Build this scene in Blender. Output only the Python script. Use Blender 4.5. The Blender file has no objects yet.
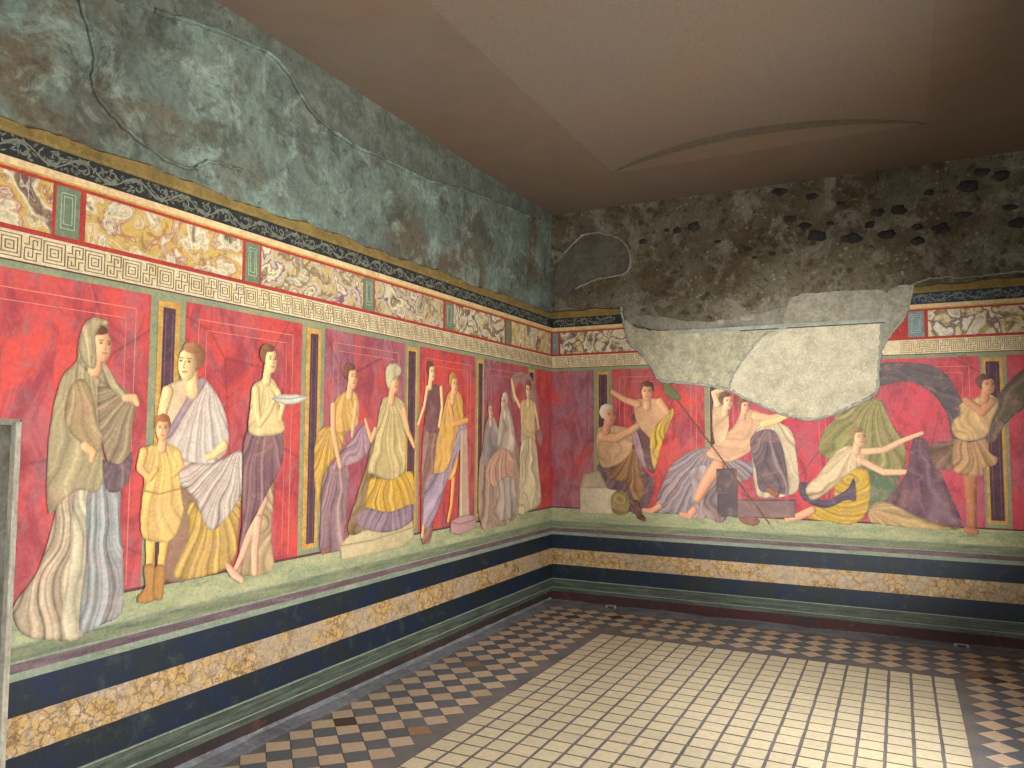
import bpy, math, random
import numpy as np
from mathutils import Vector
random.seed(7)
S = 1.2            # scale of the measured units to metres
C = bpy.context.scene.collection
def srgb(h):
    v = [int(h[i:i+2], 16)/255 for i in (0, 2, 4)]
    return [c/12.92 if c <= .04045 else ((c+.055)/1.055)**2.4 for c in v]
# ------------------------------------------------------------------ materials
class NT:
    def __init__(s, name, rough=.75, spec=.25):
        s.m = bpy.data.materials.new(name); s.m.use_nodes = True
        s.t = s.m.node_tree; s.n = s.t.nodes; s.b = s.n['Principled BSDF']
        s.b.inputs['Roughness'].default_value = rough
        s.b.inputs['Specular IOR Level'].default_value = spec
        s.pos = s.n.new('ShaderNodeNewGeometry').outputs['Position']
    def link(s, a, b): s.t.links.new(a, b)
    def mapped(s, scale):
        mp = s.n.new('ShaderNodeMapping'); mp.inputs['Scale'].default_value = scale; s.link(s.pos, mp.inputs['Vector']); return mp.outputs[0]
    def noise(s, scale, detail=5, rough=.6, dist=0, vec=None, out='Fac'):
        n = s.n.new('ShaderNodeTexNoise'); n.inputs['Scale'].default_value = scale; n.inputs['Detail'].default_value = detail
        n.inputs['Roughness'].default_value = rough; n.inputs['Distortion'].default_value = dist
        s.link(vec or s.pos, n.inputs['Vector']); return n.outputs[out]
    def vor(s, scale, feature='F1', vec=None, out='Distance'):
        n = s.n.new('ShaderNodeTexVoronoi'); n.feature = feature; n.inputs['Scale'].default_value = scale
        s.link(vec or s.pos, n.inputs['Vector']); return n.outputs[out]
    def ramp(s, fac, stops, interp='LINEAR'):
        r = s.n.new('ShaderNodeValToRGB'); r.color_ramp.interpolation = interp; e = r.color_ramp.elements
        while len(e) < len(stops): e.new(.5)
        for el, (p, c) in zip(e, stops):
            el.position = p; el.color = ([c]*3 if isinstance(c, (int, float)) else srgb(c)) + [1]
        s.link(fac, r.inputs[0]); return r.outputs[0]
    def mix(s, fac, a, b, mode='MIX'):
        m = s.n.new('ShaderNodeMix'); m.data_type = 'RGBA'; m.blend_type = mode
        for v, i in ((fac, 0), (a, 6), (b, 7)):
            if isinstance(v, str): m.inputs[i].default_value = srgb(v) + [1]
            elif isinstance(v, (int, float)): m.inputs[i].default_value = v
            else: s.link(v, m.inputs[i])
        return m.outputs[2]
    def col(s, c): s.link(c, s.b.inputs['Base Color'])
    def bump(s, h, strength=.3, dist=.01):
        b = s.n.new('ShaderNodeBump'); b.inputs['Strength'].default_value = strength; b.inputs['Distance'].default_value = dist
        s.link(h, b.inputs['Height']); s.link(b.outputs[0], s.b.inputs['Normal'])
def mottled(name, base, c2, c3=None, sc=5, sc2=40, rough=.75, bump=.15, stretch=None, lo=.4, hi=.65, spec=.25):
    t = NT(name, rough, spec); v = t.mapped(stretch) if stretch else None
    a = t.mix(t.ramp(t.noise(sc, 6, .65, .4, v), [(lo, 0.), (hi, 1.)]), base, c2)
    if c3: a = t.mix(t.ramp(t.noise(sc*2.3, 8, .7, .8, v), [(.55, 0.), (.72, 1.)]), a, c3)
    f = t.ramp(t.noise(sc2, 4, .7), [(.3, .72), (.7, 1.12)])
    t.col(t.mix(1., a, f, 'MULTIPLY')); t.bump(t.noise(sc2, 5, .7), bump); return t.m
M = {}
# upper wall of the left side: blue green lime plaster with brown worn zones
t = NT('lime_plaster', .9, .1)
a = t.mix(t.ramp(t.noise(1.3, 6, .62, .6), [(.38, 0.), (.62, 1.)]), '585a52', '76867a')
a = t.mix(t.ramp(t.noise(.8, 5, .6, .5, t.mapped((1, 1.3, 1.5))), [(.48, 0.), (.62, 1.)]), a, '625a4a')
a = t.mix(t.ramp(t.noise(3.2, 9, .74, .8), [(.50, 0.), (.64, .7)]), a, '93a397')
a = t.mix(t.ramp(t.noise(9, 9, .78, .5), [(.54, 0.), (.66, .8)]), a, '3d4440')
a = t.mix(t.ramp(t.noise(2.1, 7, .7, .6), [(.54, 0.), (.64, .8)]), a, '4a4c42')
f = t.ramp(t.noise(26, 6, .75, .5), [(.3, .62), (.7, 1.15)])
t.col(t.mix(1., a, f, 'MULTIPLY')); t.bump(t.noise(16, 9, .72, .6), .5, .015); M['plaster'] = t.m
# rubble masonry of the far wall
t = NT('rubble_masonry', .95, .08)
a = t.mix(t.ramp(t.noise(1.6, 6, .66, .4), [(.38, 0.), (.60, 1.)]), '524735', '6c6655')
a = t.mix(t.ramp(t.noise(2.6, 8, .7, .4), [(.50, 0.), (.60, .7)]), a, '8c8778')
vv = t.mix(.10, t.pos, t.noise(7, 4, .6, 0, None, 'Color'), 'ADD')
st_ = t.ramp(t.vor(8, 'F1', vv), [(.16, 1.), (.36, 0.)])
a = t.mix(t.mix(1., st_, t.ramp(t.noise(2.1, 4), [(.46, 0.), (.56, .75)]), 'MULTIPLY'), a, '3c3a35')
st2 = t.ramp(t.vor(15, 'F1', vv), [(.12, 1.), (.3, 0.)])
a = t.mix(t.mix(1., st2, t.ramp(t.noise(3.3, 4), [(.48, 0.), (.58, .6)]), 'MULTIPLY'), a, 'a29b86')
a = t.mix(t.ramp(t.noise(12, 7, .75, .3), [(.55, 0.), (.64, .8)]), a, '37332c')
f = t.ramp(t.noise(34, 6, .8), [(.3, .6), (.7, 1.25)])
t.col(t.mix(1., a, f, 'MULTIPLY')); t.bump(t.noise(10, 9, .75, .4), .8, .03); M['rubble'] = t.m
M['rubble_l'] = mottled('grey_green_rubble', '565a50', '6e7268', '3e3f38', 6, 26, .95, .9)
M['patchD'] = mottled('old_brown_plaster', '5f5a4e', '4c483e', '6e6a5c', 5, 30, .9, .5)
M['mortar_line'] = mottled('pale_mortar', '8f948a', 'a5a797', None, 9, 50, .9, .3)
M['patchL'] = mottled('grey_repair_plaster', 'b0aa90', '928d78', 'd0c8a8', 9, 34, .9, .5)
M['patchR'] = mottled('lit_repair_plaster', 'c9c1a6', 'aca58e', 'ddd5b8', 7, 44, .9, .4)  # paler copy of the repair plaster, brighter light put into its colour
M['patchT'] = mottled('thin_grey_plaster', '8d897c', '6f6c60', 'a8a390', 4, 30, .9, .5)
M['stone_dark'] = mottled('dark_lava_stone', '2c2b2b', '413e3a', None, 9, 40, .85, .6)
t = NT('brown_ceiling_plaster', .9, .1)
a = t.mix(t.ramp(t.noise(.9, 4, .6, .4), [(.35, 0.), (.65, 1.)]), '73665b', '766352')
f = t.ramp(t.noise(4, 6, .6), [(.3, .93), (.7, 1.05)])
t.col(t.mix(1., a, f, 'MULTIPLY')); t.bump(t.noise(60, 4), .08); M['ceiling'] = t.m
def red(name, base, dark, grey, amt, bright):
    t = NT(name, .62, .3); st = t.mapped((1.5, 1.5, .8))
    a = t.mix(t.ramp(t.noise(1.5, 5, .6, .5), [(.42, 0.), (.58, 1.)]), base, bright)
    a = t.mix(t.ramp(t.noise(1.3, 8, .68, .8, st), [(.47-amt, 0.), (.60-amt, .85)]), a, grey)
    a = t.mix(t.ramp(t.noise(3.4, 9, .72, .7, st), [(.47-amt*.5, 0.), (.60, .85)]), a, dark)
    a = t.mix(t.ramp(t.noise(7, 9, .75, .5, st), [(.53, 0.), (.64, .6)]), a, '8a6468')
    a = t.mix(t.ramp(t.vor(.8, 'DISTANCE_TO_EDGE', st), [(.002, .55), (.008, 0.)]), a, '6c3434')
    f = t.ramp(t.noise(38, 6, .78), [(.3, .78), (.7, 1.14)])
    t.col(t.mix(1., a, f, 'MULTIPLY')); t.bump(t.noise(30, 6, .7), .12); return t.m
M['red0'] = red('cinnabar_red_fresco', 'c04a46', '90363f', 'ac5c60', .02, 'cc4a40')
M['red1'] = red('mauve_red_fresco', 'a85054', '84404a', '94707a', .06, 'be4a44')
M['red2'] = red('rose_red_fresco', 'bc404c', '963642', 'ac5a66', .0, 'c84852')
M['green_surround'] = mottled('sage_green_paint', '808a6e', '98956e', '66765f', 5, 50, .7)
M['gold_edge'] = mottled('ochre_paint', 'b98a44', 'cda45c', '94703c', 14, 60, .7)
M['plum'] = mottled('plum_paint', '5c3c46', '4a3440', '705058', 9, 60, .7)
M['pale_plum'] = mottled('pale_plum_line_paint', '84707a', '705c66', None, 9, 60, .7)
M['line'] = mottled('thin_cream_line_paint', 'd48a74', 'cc7a66', None, 12, 60, .7)
M['red_band'] = mottled('brick_red_paint', 'a83a30', '983430', 'b85040', 8, 60, .7)
M['cream'] = mottled('cream_moulding_paint', 'd8bc8c', 'c4a478', 'e2cda0', 8, 50, .7)
M['cream_pale'] = mottled('meander_cream_paint', 'cdbb94', 'dbcba6', 'b8a582', 8, 50, .7)
M['key'] = mottled('brown_key_paint', '866c4c', '765e44', None, 12, 60, .75)
M['black_vine'] = mottled('black_frieze_paint', '2a2b26', '1f2226', '3c3e36', 12, 60, .7)
M['vine'] = mottled('grey_green_vine_paint', '66695c', '7a7868', '4c5046', 22, 60, .75)
M['ochre'] = mottled('ochre_mortar', '86703f', '6f5c34', '9c8450', 6, 40, .95, .6)
M['green_panel'] = mottled('grey_green_panel_paint', '66725c', '788266', '586450', 14, 60, .7)
M['pale_line'] = mottled('pale_line_paint', 'a2b092', 'b2bc9e', None, 12, 60, .7)
M['blue_panel'] = mottled('blue_grey_panel_paint', '6c7e80', '7e8e8c', '5c6c70', 12, 60, .7)
def agate(name, off, stops, sc=3.0):
    t = NT(name, .55, .35); mp = t.n.new('ShaderNodeMapping'); mp.inputs['Location'].default_value = off; t.link(t.pos, mp.inputs['Vector'])
    n1 = t.noise(sc*1.35, 3.0, .55, .45, mp.outputs[0])
    t.n[-1]
    a = t.ramp(n1, stops)
    bands = t.n.new('ShaderNodeMath'); bands.operation = 'MULTIPLY'; bands.inputs[1].default_value = 70; t.link(n1, bands.inputs[0])
    sn = t.n.new('ShaderNodeMath'); sn.operation = 'SINE'; t.link(bands.outputs[0], sn.inputs[0])
    a = t.mix(t.ramp(sn.outputs[0], [(.80, 0.), (.99, .6)]), a, 'd8ccb0')
    a = t.mix(t.ramp(t.noise(8, 6, .7, 1.5, mp.outputs[0]), [(.54, 0.), (.64, .6)]), a, '6e4a3e')
    f = t.ramp(t.noise(60, 4, .7), [(.3, .8), (.7, 1.1)])
    t.col(t.mix(1., a, f, 'MULTIPLY')); t.bump(t.noise(40, 4), .08); return t.m
AG = [[(.30, '6a4640'), (.38, '8c7a5c'), (.42, 'dccfae'), (.47, 'b08c48'), (.52, 'c4a458'), (.56, '8e4a44'), (.60, 'd6c6a0'), (.70, '5e5a48')],
      [(.30, '54484a'), (.38, 'c0b48e'), (.44, '7c6a58'), (.49, 'bc9a54'), (.54, 'b8b2a0'), (.58, '7a4a58'), (.63, 'd8cba4'), (.72, '6a5a40')],
      [(.30, '4e3c40'), (.39, '9c9078'), (.45, 'd8ccb0'), (.50, '5c4450'), (.55, 'b29a58'), (.60, 'cfc4ac'), (.70, '6c3c38')]]
M['agate0'] = agate('yellow_agate_paint', (0, 3.3, .7), AG[0], 3.2)
M['agate1'] = agate('grey_yellow_agate_paint', (2, 7.1, .2), AG[1], 3.6)
M['agate2'] = agate('cream_plum_agate_paint', (5, 1.4, 3.1), AG[2], 3.4)
# dado
t = NT('gold_marble_paint', .5, .4)
a = t.ramp(t.noise(13, 9, .78, .8), [(.34, '5e4a38'), (.43, 'a08050'), (.5, 'c4a05a'), (.55, 'a88a72'), (.60, 'cdb88c'), (.68, '8c6a4c')])
a = t.mix(t.ramp(t.vor(13, 'DISTANCE_TO_EDGE', t.mix(.15, t.pos, t.noise(9, 5, .7, 0, None, 'Color'), 'ADD')), [(.015, .8), (.09, 0.)]), a, '604a38')
a = t.mix(t.ramp(t.noise(3.2, 5, .7), [(.46, 0.), (.58, .6)]), a, 'a09484')
t.col(t.mix(1., a, t.ramp(t.noise(60, 5, .78), [(.3, .68), (.7, 1.25)]), 'MULTIPLY')); M['gold'] = t.m
M['black'] = mottled('blue_black_polished_paint', '1e2528', '14223a', '38423e', 3.2, 60, .5, .1, None, .4, .62, .3)
ST = (1, .35, 3)
M['dgreen'] = mottled('dark_green_stripe_paint', '3b423b', '5e655a', '282d2a', 7, 50, .5, .1, (.35, .35, 6))
M['lgreen'] = mottled('light_green_ledge_paint', '909874', 'b2ae84', '6a7a5c', 4, 50, .65, .1, (.7, .7, 2.5))
M['mgreen'] = mottled('olive_green_stripe_paint', '6c755c', '8a8c6c', '4c5848', 5, 50, .65, .1, (.5, .5, 5))
M['pgreen'] = mottled('pale_green_stripe_paint', '8c9482', '76826e', 'a4a88e', 5, 50, .6, .1, (.5, .5, 3))
M['purple'] = mottled('dull_purple_stripe_paint', '604c50', '7a686a', '453a3e', 6, 50, .6, .1, (.5, .5, 4))
M['maroon_line'] = mottled('dark_maroon_line_paint', '5a3436', '6a4444', None, 8, 50, .7)
M['red_base'] = mottled('oxblood_base_paint', '4a262a', '332a2a', '5c3a36', 3, 50, .6, .2)
M['base_l'] = mottled('brown_black_base_paint', '3a2e2c', '2a2726', '5a3a30', 3, 50, .6, .2)
M['blue_vine'] = mottled('blue_black_frieze_paint', '2a3846', '22303e', '3e4e58', 12, 60, .7)
M['patchM'] = mottled('mid_grey_repair_plaster', '989482', '7e7b6c', 'b0ab96', 8, 34, .9, .5)
M['ceil_in'] = mottled('inner_ceiling_plaster', '796c60', '7d6a5a', None, .9, 90, .9, .05)
M['ceil_shade'] = mottled('grey_shade_ceiling_band', '635b4d', '6a5e4e', None, 3, 20, .9, .05)  # crease shade of the vault end, put into the colour
M['grey_mortar'] = mottled('grey_floor_mortar', '84868c', '68686c', '9a9890', 3, 30, .8, .3)
M['dark_mortar'] = mottled('dark_floor_tesserae', '7c7572', '66666a', '85786c', 3, 70, .7, .3)
M['stone_jamb'] = mottled('grey_jamb_stone', '8f8b7c', '74705f', 'a8a391', 5, 40, .9, .5)
M['wood_pale'] = mottled('weathered_pale_wood', 'b0aa98', '8e887a', None, 12, 40, .8, .3, (3, 3, .6))
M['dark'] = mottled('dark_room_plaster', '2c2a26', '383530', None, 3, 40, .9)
M['metal'] = mottled('grey_metal', '8c8c88', '70706c', None, 9, 60, .4, .1)
M['steel_dark'] = mottled('dark_metal', '383836', '282828', None, 9, 60, .5, .1)
# painted figures: vertex colour is the paint itself, with worn fresco grain over it
def attr_mat(name, rough, wear, grain, spec=.3):
    t = NT(name, rough, spec); at = t.n.new('ShaderNodeAttribute'); at.attribute_name = 'Col'; a = at.outputs['Color']
    a = t.mix(t.ramp(t.noise(5, 8, .72, 1.), [(.5, 0.), (.68, wear)]), a, 'c09080')
    t.col(t.mix(1., a, t.ramp(t.noise(60, 5, .75), [(.3, grain), (.7, 1.12)]), 'MULTIPLY')); t.bump(t.noise(40, 5, .7), .1); return t.m
M['fig'] = attr_mat('figure_fresco_paint', .65, .4, .72)
t = NT('floor_tile_stone', .42, .4); at = t.n.new('ShaderNodeAttribute'); at.attribute_name = 'Col'
t.col(t.mix(1., at.outputs['Color'], t.ramp(t.noise(25, 6, .7), [(.3, .82), (.7, 1.1)]), 'MULTIPLY')); t.bump(t.noise(30, 4), .06); M['tile'] = t.m

# ------------------------------------------------------------------ mesh helpers
def link(o, parent=None):
    C.objects.link(o)
    if parent: o.parent = parent
    return o
def mesh_obj(name, verts, faces, mat, parent=None, base=(0, 0, 0), smooth=False):
    """verts in measured units; base is the object's own origin (world, measured units)"""
    me = bpy.data.meshes.new(name); b = Vector(base)
    me.from_pydata([tuple((Vector(v)-b)*S) for v in verts], [], faces); me.update()
    me.materials.append(mat)
    if smooth: me.polygons.foreach_set('use_smooth', [True]*len(me.polygons))
    o = bpy.data.objects.new(name, me); link(o, parent)
    if parent is None: o.location = b*S
    else: o.location = (b - Vector(parent['_b']))*S if '_b' in parent else b*S
    return o
def thing(name, label, cat, base, group=None, kind=None):
    o = bpy.data.objects.new(name, None); C.objects.link(o); o.location = Vector(base)*S; o.empty_display_size = .05
    o['_b'] = list(base); o['label'] = label; o['category'] = cat
    if group: o['group'] = group
    return o
def tag(o, label, cat, group=None):
    o['label'] = label; o['category'] = cat
    if group: o['group'] = group
    return o
def struct(o): o['kind'] = 'structure'; return o
class MB:
    def __init__(s): s.v = []; s.f = []; s.c = []
    def box(s, lo, hi):
        n = len(s.v); s.v += [(x, y, z) for x in (lo[0], hi[0]) for y in (lo[1], hi[1]) for z in (lo[2], hi[2])]
        s.f += [tuple(n+i for i in q) for q in ((0, 1, 3, 2), (4, 6, 7, 5), (0, 4, 5, 1), (2, 3, 7, 6), (0, 2, 6, 4), (1, 5, 7, 3))]; return s
    def poly(s, pts): n = len(s.v); s.v += list(pts); s.f.append(tuple(range(n, n+len(pts)))); return s
    def prism(s, pts, d):           # pts 3d loop, extruded by vector d
        n = len(s.v); k = len(pts); s.v += [tuple(p) for p in pts] + [tuple(Vector(p)+Vector(d)) for p in pts]
        s.f.append(tuple(range(n, n+k))); s.f.append(tuple(range(n+2*k-1, n+k-1, -1)))
        s.f += [(n+i, n+k+i, n+k+(i+1) % k, n+(i+1) % k) for i in range(k)]; return s
    def tube(s, pts, r, sides=6):
        n = len(s.v); pts = [Vector(p) for p in pts]
        for i, p in enumerate(pts):
            d = (pts[min(i+1, len(pts)-1)]-pts[max(i-1, 0)]).normalized()
            a = d.cross(Vector((.31, .22, .93))).normalized(); b = d.cross(a); rr = r[i] if isinstance(r, (list, tuple)) else r
            s.v += [tuple(p+(a*math.cos(2*math.pi*k/sides)+b*math.sin(2*math.pi*k/sides))*rr) for k in range(sides)]
        for i in range(len(pts)-1):
            for k in range(sides):
                s.f.append((n+i*sides+k, n+i*sides+(k+1) % sides, n+(i+1)*sides+(k+1) % sides, n+(i+1)*sides+k))
        s.f.append(tuple(n+k for k in range(sides))[::-1]); s.f.append(tuple(n+(len(pts)-1)*sides+k for k in range(sides)))
        return s
    def build(s, name, mat, parent=None, base=(0, 0, 0), smooth=False): return mesh_obj(name, s.v, s.f, mat, parent, base, smooth)
# wall frame: 'L' runs along y (a = y <= 0), 'R' along x (a = x >= 0); d is the distance in front of the wall
def W(w, a, z, d=0.): return (d, a, z) if w == 'L' else (a, -d, z)
def wbox(mb, w, a0, a1, z0, z1, d0, d1):
    p, q = W(w, a0, z0, d0), W(w, a1, z1, d1)
    return mb.box(tuple(min(x, y) for x, y in zip(p, q)), tuple(max(x, y) for x, y in zip(p, q)))
def band(name, w, a0, a1, z0, z1, d, mat, parent, d0=.0004):
    return wbox(MB(), w, a0, a1, z0, z1, d0, d).build(name, mat, parent, parent['_b'] if parent else (0, 0, 0))
def wprism(name, w, pts, d0, d1, mat, parent=None, base=(0, 0, 0)):
    """wall polygon [(a,z)] made d1-d0 thick"""
    return MB().prism([W(w, a, z, d1) for a, z in pts], Vector(W(w, 0, 0, d0-d1))).build(name, mat, parent, base)
def smooth_loop(pts, n=6, closed=True):
    out = []; N = len(pts); P = [np.array(p, float) for p in pts]
    for i in range(N if closed else N-1):
        g = (lambda k: P[k % N]) if closed else (lambda k: P[min(max(k, 0), N-1)])
        p0, p1, p2, p3 = g(i-1), g(i), g(i+1), g(i+2)
        for j in range(n):
            u = j/n; out.append(.5*((2*p1)+(-p0+p2)*u+(2*p0-5*p1+4*p2-p3)*u*u+(-p0+3*p1-3*p2+p3)*u**3))
    if not closed: out.append(P[-1])
    return out
# ------------------------------------------------------------------ the fresco painter
rng = np.random.RandomState(3)
def vnoise(x, y, sc, seed):
    x = x*sc+seed*17.3; y = y*sc+seed*9.1; xi = np.floor(x).astype(int); yi = np.floor(y).astype(int); fx = x-xi; fy = y-yi
    fx = fx*fx*(3-2*fx); fy = fy*fy*(3-2*fy)
    def h(i, j):
        n = (i*374761393+j*668265263+seed*1274126177) & 0xffffffff; n = ((n ^ (n >> 13))*1274126177) & 0xffffffff
        return ((n ^ (n >> 16)) & 0xffff)/65535.
    return (h(xi, yi)*(1-fx)+h(xi+1, yi)*fx)*(1-fy)+(h(xi, yi+1)*(1-fx)+h(xi+1, yi+1)*fx)*fy
class Canvas:
    def __init__(s, a0, a1, z0, z1, res):
        s.res = res; s.a = np.arange(a0, a1+res, res); s.z = np.arange(z0, z1+res, res)
        s.X, s.Z = np.meshgrid(s.a, s.z, indexing='ij'); s.rgb = np.zeros(s.X.shape+(3,)); s.al = np.zeros(s.X.shape)
    def sdf(s, pts):
        X, Z = s.X, s.Z; d = np.full(X.shape, 1e9); ins = np.zeros(X.shape, bool); n = len(pts)
        for i in range(n):
            x0, z0 = pts[i]; x1, z1 = pts[(i+1) % n]; ex, ez = x1-x0, z1-z0
            u = np.clip(((X-x0)*ex+(Z-z0)*ez)/(ex*ex+ez*ez+1e-12), 0, 1)
            d = np.minimum(d, (X-x0-u*ex)**2+(Z-z0-u*ez)**2)
            c = ((z0 > Z) != (z1 > Z))
            with np.errstate(divide='ignore', invalid='ignore'): xi = x0+(Z-z0)*ex/(ez if abs(ez) > 1e-12 else 1e-12)
            ins ^= c & (X < xi)
        d = np.sqrt(d); return np.where(ins, d, -d)
    def lay(s, sd, rgb):
        a = np.clip(sd/s.res+.5, 0, 1)[..., None]; s.rgb = np.where(s.al[..., None] > 0, s.rgb*(1-a)+rgb*a, rgb); s.al = np.maximum(s.al, a[..., 0])
    def base(s, h): return np.array([int(h[i:i+2], 16)/255 for i in (0, 2, 4)])
    def drape(s, col, pts, fold, hard=False, seed=1):
        P_ = [np.array(p) for p in pts] if hard else smooth_loop(pts, 5)
        sd = s.sdf(P_); c = s.base(col); X, Z = s.X, s.Z
        wob = vnoise(X, Z, 5, seed)-.5
        if fold:
            k, ax, az, n, amp = fold
            if k == 'f': th = np.arctan2(X-ax, az-Z)*n*.5
            else: th = np.hypot(X-ax, (Z-az)*1.3)*n*2.6; amp = amp*.75
            w2 = vnoise(X, Z, 11, seed+3)-.5; w3 = vnoise(X, Z, 3.5, seed+7)
            th = th+wob*3.4+w2*1.1
            f = .55*np.sin(th*1.7)+.3*np.sin(th*4.1+1.3+seed)*w3*1.6
            cr = np.clip(np.sin(th*2.9+seed), 0, 1)**7+.7*np.clip(np.sin(th*6.3+seed*2.), 0, 1)**6*np.clip(w3*1.8-.4, 0, 1)
            hl = np.clip(np.sin(th*2.9+seed+2.2), 0, 1)**5
            f = (f*.75+hl*.7)*amp-cr*amp*(.75+w3)
        else: f = wob*.16
        w = max(sd.max(), 1e-3); edge = np.clip(sd/min(.016, w*.6), 0, 1)
        sh = 1+f+(edge-1)*.28+(vnoise(X, Z, 30, seed+5)-.5)*.09
        cc = c*sh[..., None]
        cc = cc+np.clip(f*1.6, 0, 1)[..., None]*.5*(np.array([.93, .88, .76])-cc)
        cc = cc+(np.array([.62, .52, .42])-cc)*(.10+.16*vnoise(X, Z, 14, seed+9)[..., None])
        s.lay(sd, np.clip(cc, .03, 1))
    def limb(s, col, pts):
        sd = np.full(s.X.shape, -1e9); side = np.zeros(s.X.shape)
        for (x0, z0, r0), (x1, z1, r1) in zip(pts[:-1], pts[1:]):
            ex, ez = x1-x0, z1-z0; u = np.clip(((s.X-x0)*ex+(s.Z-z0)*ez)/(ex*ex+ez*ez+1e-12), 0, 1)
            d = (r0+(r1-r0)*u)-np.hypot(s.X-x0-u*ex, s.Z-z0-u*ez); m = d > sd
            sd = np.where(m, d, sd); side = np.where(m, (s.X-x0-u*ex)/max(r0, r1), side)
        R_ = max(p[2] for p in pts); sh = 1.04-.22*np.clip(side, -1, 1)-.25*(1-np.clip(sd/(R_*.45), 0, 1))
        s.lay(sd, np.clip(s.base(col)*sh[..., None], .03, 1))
    def stroke(s, col, pts, w):
        sd = np.full(s.X.shape, -1e9)
        for (x0, z0), (x1, z1) in zip(pts[:-1], pts[1:]):
            ex, ez = x1-x0, z1-z0; u = np.clip(((s.X-x0)*ex+(s.Z-z0)*ez)/(ex*ex+ez*ez+1e-12), 0, 1)
            sd = np.maximum(sd, w/2-np.hypot(s.X-x0-u*ex, s.Z-z0-u*ez))
        s.lay(sd, np.ones(s.X.shape+(1,))*s.base(col))
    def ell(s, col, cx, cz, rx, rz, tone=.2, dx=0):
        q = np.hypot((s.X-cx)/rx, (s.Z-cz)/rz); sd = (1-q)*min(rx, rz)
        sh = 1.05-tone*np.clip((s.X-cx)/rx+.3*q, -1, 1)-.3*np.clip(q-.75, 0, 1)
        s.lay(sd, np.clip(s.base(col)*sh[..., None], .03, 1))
    def head(s, skin, top, chin, d, hair):
        Hh = abs(top[1]-chin[1]); cx = (top[0]+chin[0])/2; cz = (top[1]+chin[1])/2
        s.limb(skin, [(cx-d*.08*Hh, cz-.2*Hh, .17*Hh), (cx-d*.14*Hh, cz-.72*Hh, .2*Hh)])
        s.ell(hair, cx-d*.13*Hh, cz+.15*Hh, .35*Hh, .37*Hh)
        s.ell(skin, cx+d*.06*Hh, cz-.07*Hh, .27*Hh, .41*Hh, .3)
        s.ell(hair, cx-d*.09*Hh, cz+.36*Hh, .29*Hh, .14*Hh)
        e = cz+.02*Hh; f = cx+d*.12*Hh; k = '5a3428'
        for q in (-.12, .12):
            s.stroke(k, [(f+(q-.06)*Hh, e+.06*Hh), (f+(q+.06)*Hh, e+.065*Hh)], .022*Hh)
            s.ell('3c2a24', f+q*Hh, e-.01*Hh, .038*Hh, .026*Hh)
        s.stroke('a8704c', [(f+.01*Hh, e), (f+.04*d*Hh, e-.17*Hh), (f-.02*Hh, e-.18*Hh)], .025*Hh)
        s.stroke('a04a40', [(f-.06*Hh, e-.27*Hh), (f+.06*Hh, e-.27*Hh)], .035*Hh)
    def build(s, w, d, mat, parent, name):
        m = s.al >= .5; idx = -np.ones(m.shape, int); idx[m] = np.arange(m.sum())
        q = [idx[:-1, :-1], idx[1:, :-1], idx[1:, 1:], idx[:-1, 1:]]; ok = np.array([(k >= 0) for k in q]); cnt = ok.sum(0)
        full = cnt == 4; F4 = np.stack([k[full] for k in q], 1)
        F3 = []
        for drop in range(4):
            sel = (cnt == 3) & (~ok[drop]); F3.append(np.stack([q[j][sel] for j in range(4) if j != drop], 1))
        F3 = np.concatenate(F3)
        if w == 'R': F4 = F4[:, ::1]
        A = s.X[m]; Zz = s.Z[m]; b = parent['_b']
        co = np.stack([np.full(A.shape, d), A, Zz], 1) if w == 'L' else np.stack([A, np.full(A.shape, -d), Zz], 1)
        co = (co-np.array(b))*S
        me = bpy.data.meshes.new(name)
        me.vertices.add(len(co)); me.vertices.foreach_set('co', co.ravel())
        nl = len(F4)*4+len(F3)*3; me.loops.add(nl); me.loops.foreach_set('vertex_index', np.concatenate([F4.ravel(), F3.ravel()]).astype(np.int32))
        me.polygons.add(len(F4)+len(F3))
        me.polygons.foreach_set('loop_start', np.concatenate([np.arange(len(F4))*4, len(F4)*4+np.arange(len(F3))*3]).astype(np.int32))
        me.update(calc_edges=True); me.validate()
        c = s.rgb[m]; lin = np.where(c <= .04045, c/12.92, ((c+.055)/1.055)**2.4)
        at = me.color_attributes.new('Col', 'FLOAT_COLOR', 'POINT'); at.data.foreach_set('color', np.concatenate([lin, np.ones((len(lin), 1))], 1).ravel().astype(np.float32))
        me.materials.append(mat); o = bpy.data.objects.new(name, me); link(o, parent); return o
CAMP = [0.764774, -0.46898, 0.068421, 0.004773, 3.108344, 7.026566]
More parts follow.
